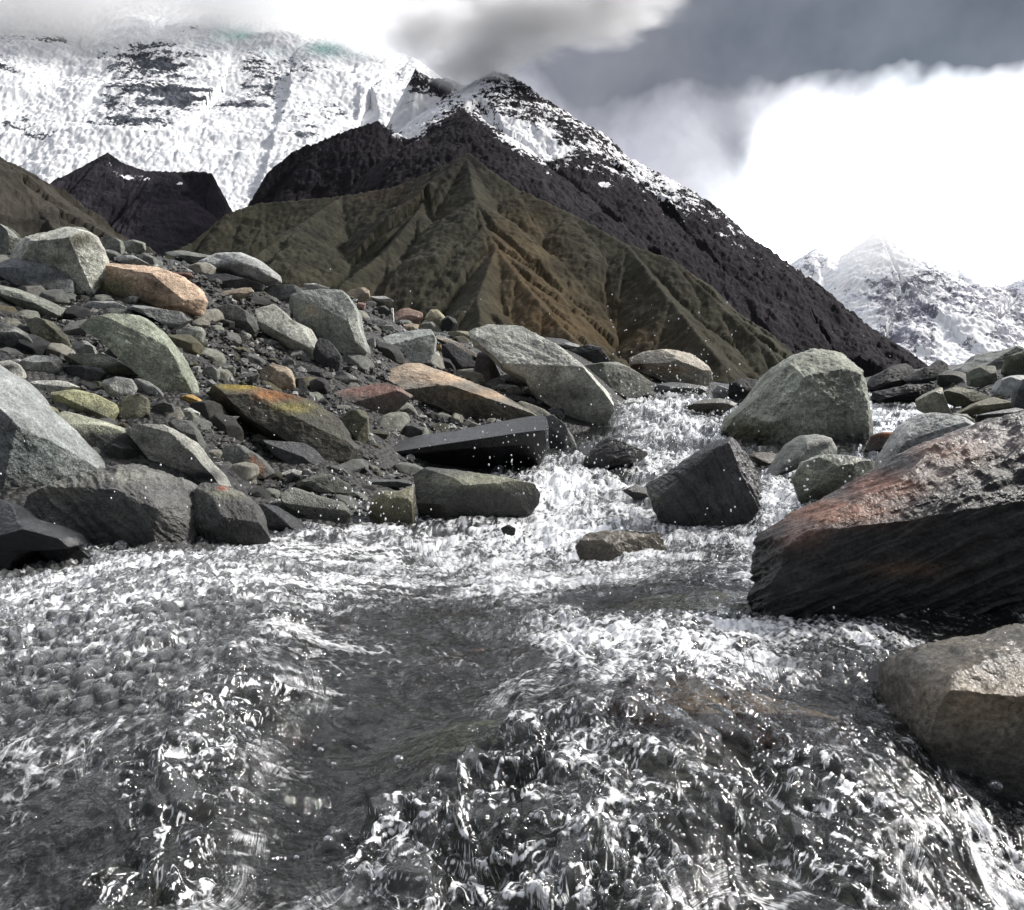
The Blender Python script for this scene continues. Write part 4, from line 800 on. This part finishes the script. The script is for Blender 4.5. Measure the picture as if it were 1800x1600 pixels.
R('G','1250,1020 1500,980 1720,940 1850,980 1800,1040 1500,1120 1300,1130',(.035,.035,.035),'low black wet rocks in front of the yellowish mossy slab',Y=6.2,wet=.7)
R('G','1000,1000 1200,1010 1300,1100 1280,1180 1150,1140 1020,1060',(.18,.185,.15),'smooth grey-green rock just behind the round grey boulder',Y=6.0,wet=.5)
R('G','1400,1130 1560,1060 1750,1010 1900,1010 1900,1120 1600,1180',(.07,.07,.07),'dark streaked rock behind the top of the big reddish slab',Y=5.0,wet=.5)
R('E','235,600 260,540 380,440 430,370 500,290 600,230 690,200 850,215 900,290 970,400 1000,500 1025,600 1010,700 950,740 840,740 560,720 420,740 320,710 270,650',(.20,.21,.175),'great domed grey-green boulder standing in the stream',k=2.9,wet=.2,D=.6,rough=.045,ncut=4,strata=(35,5,.02),cuts=[(.85,-.5,.1,.8)],patches=[(330,640,150,70,(.11,.11,.05),.6),(900,690,100,80,(.04,.04,.035),.8)],n=125)  # dark patch at the lower right is shadow painted into the stone
R('E','960,720 1000,650 1050,630 1150,630 1140,690 1080,740 980,745',(.07,.04,.025),'small rust-topped dark stone between the domed boulder and the round grey boulder',patches=[(1100,640,50,12,(.32,.12,.04),1.0)])
R('E','1020,830 1100,700 1170,600 1250,540 1330,530 1450,550 1530,610 1590,660 1500,720 1300,800 1150,880 1050,900',(.23,.235,.225),'round grey boulder behind the top of the big reddish slab',k=2.7,ncut=2,wet=.35,strata=(20,6,.02),n=90,Y=3.3)
R('E','340,750 420,735 510,745 500,790 450,860 400,800',(.10,.08,.06),'flat brown stone left of the smooth grey pebble boulder',wet=.6,Y=4.2)
R('E','425,870 500,770 550,700 620,650 700,640 770,660 800,710 790,760 700,780 600,810 500,850',(.20,.205,.185),'smooth grey egg-shaped boulder in front of the great domed boulder',k=2.5,ncut=1,wet=.4,Y=3.6,top=False)
R('E','580,880 640,790 740,750 900,760 1020,790 980,900 900,960 800,980 700,1060 640,1060 600,950',(.15,.16,.12),'half-sunken green-grey rock under thin running water by the reddish slab',wet=.9,k=2.8,rough=.05,Y=2.8)
R('E','940,930 980,870 1040,850 1110,900 1050,970 960,990',(.55,.42,.38),'pinkish-white knob resting on the upper edge of the reddish slab',wet=.6,rough=.08,Y=2.35)
R('P','1345,1085 1348,1020 1360,983 1366,946 1416,916 1466,890 1516,868 1566,844 1616,812 1650,790 1700,768 1750,750 1800,738 1900,715 2150,700 2300,800 2300,1100 2000,1190 1800,1180 1715,1190 1622,1200 1528,1180 1434,1140 1387,1114 1331,1120',(.020,.020,.020),'big black layered slab with a reddish upper edge at the right of the stream',name='slab',k=4,wet=.68,D=.32,Y=1.42,ncut=8,rough=.032,strata=(24,12,.05,.05),soft=.5,n=230,
  patches=[(1470,900,90,22,(.17,.085,.055),.9),(1560,856,60,24,(.19,.09,.058),.9),(1680,790,70,24,(.18,.115,.085),.8),(1400,945,40,20,(.15,.09,.07),.6),(1780,770,90,20,(.22,.19,.18),.7),(1590,1000,70,14,(.14,.09,.06),.5),(1640,830,40,10,(.45,.38,.34),.5)],cuts=[(-.25,-.6,.8,.72)])
R('P','1590,1290 1602,1200 1626,1166 1700,1150 1800,1134 2000,1100 2150,1300 2150,1660 1950,1760 1790,1740 1740,1640 1690,1500 1640,1390',(.075,.07,.06),'smooth wet tan and grey rock in the lower right corner',name='boulder',k=3.6,wet=.9,D=.36,Y=.90,ncut=0,seed=812,rough=.04,top=False,strata=(8,5,.012,.2),soft=.8,patches=[(1740,1225,130,60,(.17,.135,.09),.7),(1700,1420,120,90,(.06,.06,.058),.7),(1760,1540,120,60,(.015,.015,.015),.9)],n=130,cuts=[(-.10,-.45,.88,.60),(-.2,-1,-.1,.55)])
R('P','1500,1205 1560,1165 1610,1170 1620,1200 1600,1290 1540,1300 1500,1260',(.055,.052,.055),'dark bluish rock under the stream beside the tan wet rock',wet=.9,Y=1.03)
# --- stones under the clear water
R('P','1060,1250 1120,1215 1240,1215 1380,1250 1500,1290 1520,1350 1400,1350 1250,1320 1120,1290',(.50,.30,.16),'orange-brown flat stone seen through clear water in the foreground',k=2.6,wet=.6,Y=.93,D=.35,up=.012)
R('P','1060,1075 1120,1045 1250,1030 1330,1040 1330,1090 1200,1100 1090,1095',(.26,.26,.14),'olive flat stone seen through clear water below the grooved block',k=2.6,wet=.6,Y=1.60,D=.35,up=-.012)
R('P','620,1350 700,1310 800,1280 900,1270 880,1320 780,1350 680,1380',(.22,.25,.14),'dark olive stone under a smooth hump of foreground water',k=2.6,wet=.6,Y=.86,D=.35)
R('P','290,1120 360,1095 440,1100 470,1120 400,1140 310,1145',(.13,.13,.07),'small olive stone under the bubbly water on the left',k=2.6,wet=.6,Y=1.28,D=.35)
R('P','700,1180 770,1130 850,1120 860,1150 800,1190 720,1200',(.14,.08,.06),'dark red-brown stone under the middle of the stream',k=2.6,wet=.6,Y=1.22,D=.35,up=-.02)


# ------------------------------------------------------------------ loose small stones: one of each kind, then copies
BANK = np.array([(-40,430),(60,420),(250,440),(420,480),(480,500),(640,525),(760,560),(860,600),(930,640),(1000,720),(970,745),(890,760),(780,790),(730,825),(730,870),(620,905),(490,915),(430,850),(330,830),(160,800),(130,760),(-40,560)], float)
BANKR = np.array([(1560,690),(1660,665),(1830,650),(1830,760),(1700,740),(1600,720)], float)
def inside(poly, x, y):
    r = False
    for (x0, y0), (x1, y1) in zip(poly, np.roll(poly, -1, 0)):
        if (y0 > y) != (y1 > y) and x < (x1 - x0) * (y - y0) / (y1 - y0) + x0: r = not r
    return r
rs = np.random.RandomState(11)
KINDS = [('stone', (.040,.041,.043), 'small dark grey rounded stone in the gravel of the left bank', 'small dark rounded stones in the gravel of the left bank', 2.6),
         ('stone', (.19,.195,.185), 'small grey angular stone in the gravel of the left bank', 'small grey angular stones in the gravel of the left bank', 4.0),
         ('stone', (.085,.082,.055), 'small olive-brown stone in the gravel of the left bank', 'small olive-brown stones in the gravel of the left bank', 3.0)]
protos = []
for ki, (nm, colr, lab, grp, kk) in enumerate(KINDS):
    for v in range(3):
        th = np.linspace(0, 2 * math.pi, 9)[:-1]; rr = rs.uniform(.75, 1.1, 8)
        pts = np.c_[np.cos(th) * rr, np.sin(th) * rr * rs.uniform(.5, .75)]
        p, f, _, sz = rock_shape(pts, rs.uniform(.7, 1.0), 100 + ki * 10 + v, 13, k=kk, ncut=6, rough=.05)
        cc = np.array(colr)[None] * (1 + .3 * fbm(p * 1.5 + v, 3))[:, None]
        me = mesh_obj(nm, p, f, STONE, attrs={'Col': cc, 'Wet': np.full(len(p), .35), 'Vary': np.ones(len(p))})
        protos.append([me, ki, False])
placed = []
def spots(poly, count, smin, smax, gap):
    lo, hi = poly.min(0), poly.max(0); out = []; tries = 0
    while len(out) < count and tries < count * 60:
        tries += 1
        a, b = rs.uniform(lo[0], hi[0]), rs.uniform(lo[1], hi[1])
        if not inside(poly, a, b): continue
        if any(inside(q, a, b) and b < q[:, 1].max() - .12 * (q[:, 1].max() - q[:, 1].min()) for q in THINGS): continue
        s = smin + (smax - smin) * rs.rand() ** 1.5
        if any((a - c) ** 2 + (b - d) ** 2 < (gap * (s + e)) ** 2 for c, d, e in placed): continue
        placed.append((a, b, s)); out.append((a, b, s))
    return out
def put(a, b, s, which, lab=None, grp=None):
    Y = hit(a, b, False); me, ki, used = protos[which]
    if used: o = me.copy(); C.objects.link(o)
    else: o = me; protos[which][2] = True
    c = W(a, b, Y); r = s / F * Y
    o.location = c; o.scale = (r, r * rs.uniform(.8, 1.1), r * rs.uniform(.8, 1.15)); o.rotation_euler = (rs.uniform(-.4, .4), rs.uniform(-.5, .6), rs.uniform(-.8, .8))
    tag(o, lab or KINDS[ki][2], 'stone', grp or KINDS[ki][3]); return o
for (a, b, s) in spots(BANK, 75, 20, 44, .42) + spots(BANK, 195, 8, 26, .5): put(a, b, s, rs.choice(9, p=[.10,.10,.10,.19,.18,.18,.05,.05,.05]))
for (a, b, s) in spots(BANKR, 30, 6, 15, .6): put(a, b, s, rs.randint(9), 'small stone between the boulders of the far right bank', 'small stones of the far right bank')
# gravel: thousands of grains, one object
def grains(regions, name, label, mat, seed):
    r = np.random.RandomState(seed); V = []; Fc = []; base = 0; cols = []
    P0, f0 = cs(2)
    for poly, count, s0, s1 in regions:
        lo, hi = poly.min(0), poly.max(0); A = r.uniform(lo[0], hi[0], count * 3); B = r.uniform(lo[1], hi[1], count * 3)
        sel = [i for i in range(len(A)) if inside(poly, A[i], B[i])][:count]
        cols_px = np.arange(-100, 1950, 12.); 
        TAB = np.array([np.maximum.accumulate(Tg(np.full(len(QY), c), QY)) for c in cols_px])
        for i in sel:
            row = TAB[int(np.clip(round((A[i] + 100) / 12), 0, len(cols_px) - 1))]
            k = np.searchsorted(row, (800 - B[i]) / F); Y = QY[min(k, len(QY) - 1)]
            if Y > 14: continue
            s = (s0 + (s1 - s0) * r.rand() ** 2) / F * Y
            q = P0 * (1 + .35 * r.uniform(-1, 1, (len(P0), 1))) * np.array([1, .8, r.uniform(.45, .9)]) * s
            a = r.uniform(0, 6.28); q = np.c_[q[:, 0] * math.cos(a) - q[:, 1] * math.sin(a), q[:, 0] * math.sin(a) + q[:, 1] * math.cos(a), q[:, 2]]
            V.append(q + W(A[i], B[i], Y)); Fc.append(f0 + base); base += len(P0)
            t = r.rand(); c = np.array([.014, .0145, .016]) * (1 - t) + np.array([.06, .06, .056]) * t
            if r.rand() < .14: c = np.array([.22, .22, .21]) * r.uniform(.7, 1.6)
            cols.append(np.tile(c, (len(P0), 1)))
    n = base
    o = mesh_obj(name, np.concatenate(V), np.concatenate(Fc), mat, smooth=False, attrs={'Col': np.concatenate(cols), 'Wet': np.full(n, .6), 'Vary': np.zeros(n)})
    return tag(o, label, name, kind='stuff')
CR = np.array([(1680,1600),(1740,1560),(1810,1560),(1810,1640),(1680,1640)], float)
grains([(BANK, 11000, 3, 10), (BANKR, 900, 2, 5)], 'gravel', 'dark wet gravel filling the gaps between the rocks of the banks', STONE, 5)

# ------------------------------------------------------------------ spray and bubbles
def spray():
    r = np.random.RandomState(21); P0, f0 = cs(3); V = []; Fc = []; base = 0
    def drop(px, py, Y, s, st=1.):
        nonlocal base
        q = P0 * .75 * s / F * Y * np.array([1, 1, st]); V.append(q + W(px, py, Y)); Fc.append(f0 + base); base += len(P0)
    for cx, cy, sx, sy, Y, n, s0 in [(960,790,70,35,4.2,110,1.3),(1110,720,60,30,6.5,120,1.4),(1200,700,80,40,6.5,140,1.4),(1180,600,110,50,5.5,34,1.1),(1010,880,90,30,3.4,60,1.4),(640,880,35,28,2.9,70,1.6),
                                  (1380,900,50,50,2.6,90,1.8),(1280,960,70,30,2.3,50,1.6),(1540,850,40,30,2.2,40,1.5),(800,760,150,50,4.0,40,1.2),(500,760,160,90,3.0,30,.9),(1000,600,260,80,5.0,26,.9),(1440,640,120,60,4.5,14,.9),
                                  (300,850,200,50,2.0,25,1.3),(1000,1080,350,60,1.3,40,1.4),(500,1500,400,100,.5,18,2.2),(1400,1500,200,100,.5,16,2.2),(1250,740,90,40,5.6,80,1.5),(1050,830,60,30,4.3,70,1.4)]:
        for _ in range(n):
            drop(r.normal(cx, sx), r.normal(cy, sy), Y * r.uniform(.93, 1.05), s0 * r.uniform(.5, 1.6), r.uniform(.8, 1.8))
    o = mesh_obj('spray', np.concatenate(V), np.concatenate(Fc), DROP)
    tag(o, 'fine white droplets thrown up above the rapids', 'spray', kind='stuff')
spray()
def bubble(px, py, rpx, label, st=1.0):
    c = on_water(px, py); P0, f = cs(14); r = rpx / F * c[1]; c = c + np.array([0, -.3 * r, .3 * r])
    o = mesh_obj('bubble', P0 * np.array([r, r, r * st]) + c, f, BUBBLE, loc=c); tag(o, label, 'bubble', 'air bubbles riding on the foreground water')
for px_, py_, r_, lab, st in [(907,1437,11,'small bubble at the left edge of the dark hollow in the foreground',1.),(1143,1516,11,'small round bubble upper left of the twin bubbles',1.),(1205,1522,17,'large open bubble on the dark water right of centre',1.1),
    (1102,1561,13,'oval upright bubble left of the lowest round bubble',1.35),(1160,1584,16,'lowest round bubble on the dark foreground water',1.),(1200,1470,6,'tiny bubble above the large open bubble',1.),
    (1083,1540,7,'tiny bubble beside the oval upright bubble',1.),(1168,1537,8,'tiny bubble between the large open bubble and the round one',1.2),(1750,1380,14,'single bubble on the wet tan rock in the lower right',.9),(880,1518,9,'small bubble on the left side of the glassy fold',1.)]:
    bubble(px_, py_, r_, lab, st)
for i in range(110):
    a, b = [(rs.uniform(860, 1300), rs.uniform(1290, 1590)), (rs.uniform(20, 460), rs.uniform(1060, 1330)), (rs.uniform(500, 900), rs.uniform(1300, 1590))][i % 3]
    bubble(a, b, 3.5 + 9 * rs.rand() ** 2.5, 'tiny round air bubble scattered on the foreground water', rs.uniform(.8, 1.2))
    bpy.context.scene.collection.objects[-1]['group'] = 'tiny round air bubbles on the foreground water'

# ------------------------------------------------------------------ cloud lying on the summits
def clouds():
    def vapour(dens, nscale):
        m, t, out = newmat('cloud_vapour'); v = N(t, 'ShaderNodeVolumePrincipled'); v.inputs['Color'].default_value = (1, 1, 1, 1)
        tc = N(t, 'ShaderNodeTexCoord'); ln = N(t, 'ShaderNodeVectorMath', operation='LENGTH'); t.links.new(tc.outputs['Object'], ln.inputs[0])
        n = N(t, 'ShaderNodeTexNoise', i_Scale=nscale, i_Detail=3.0, i_Roughness=.6); t.links.new(tc.outputs['Object'], n.inputs['Vector'])
        d = M(t, 'SUBTRACT', 1.0, ln.outputs['Value']); d = M(t, 'ADD', d, M(t, 'MULTIPLY', M(t, 'SUBTRACT', n.outputs['Fac'], .55), 1.5))
        d = M(t, 'MULTIPLY', RAMP(t, d, [(0, 0), (.7, 1)], 'EASE'), RAMP(t, M(t, 'SUBTRACT', 1.0, ln.outputs['Value']), [(0, 0), (.25, 1)]))
        t.links.new(M(t, 'MULTIPLY', d, dens), v.inputs['Density']); t.links.new(v.outputs[0], out.inputs['Volume']); return m
    P0, f = cs(16); m = vapour(.016, 1.7); m2 = vapour(.0036, 2.2); m3 = vapour(.0014, 2.2)
    for px, py, Y, rx, rz, mm in [(828, 112, 3450, 270, 150, m), (905, 35, 3450, 420, 200, m), (760, 50, 3600, 330, 170, m), (1040, 10, 3600, 480, 190, m),
                              (60, -10, 6000, 1300, 560, m2), (420, -10, 6500, 1300, 460, m2), (640, 50, 6500, 620, 300, m2), (1560, 400, 8000, 1600, 460, m3)]:
        c = W(px, py, Y); o = mesh_obj('cloud', P0 * 1.0, f, mm); o.location = c; o.scale = (rx, rx * .6, rz); tag(o, kind='structure')
clouds()
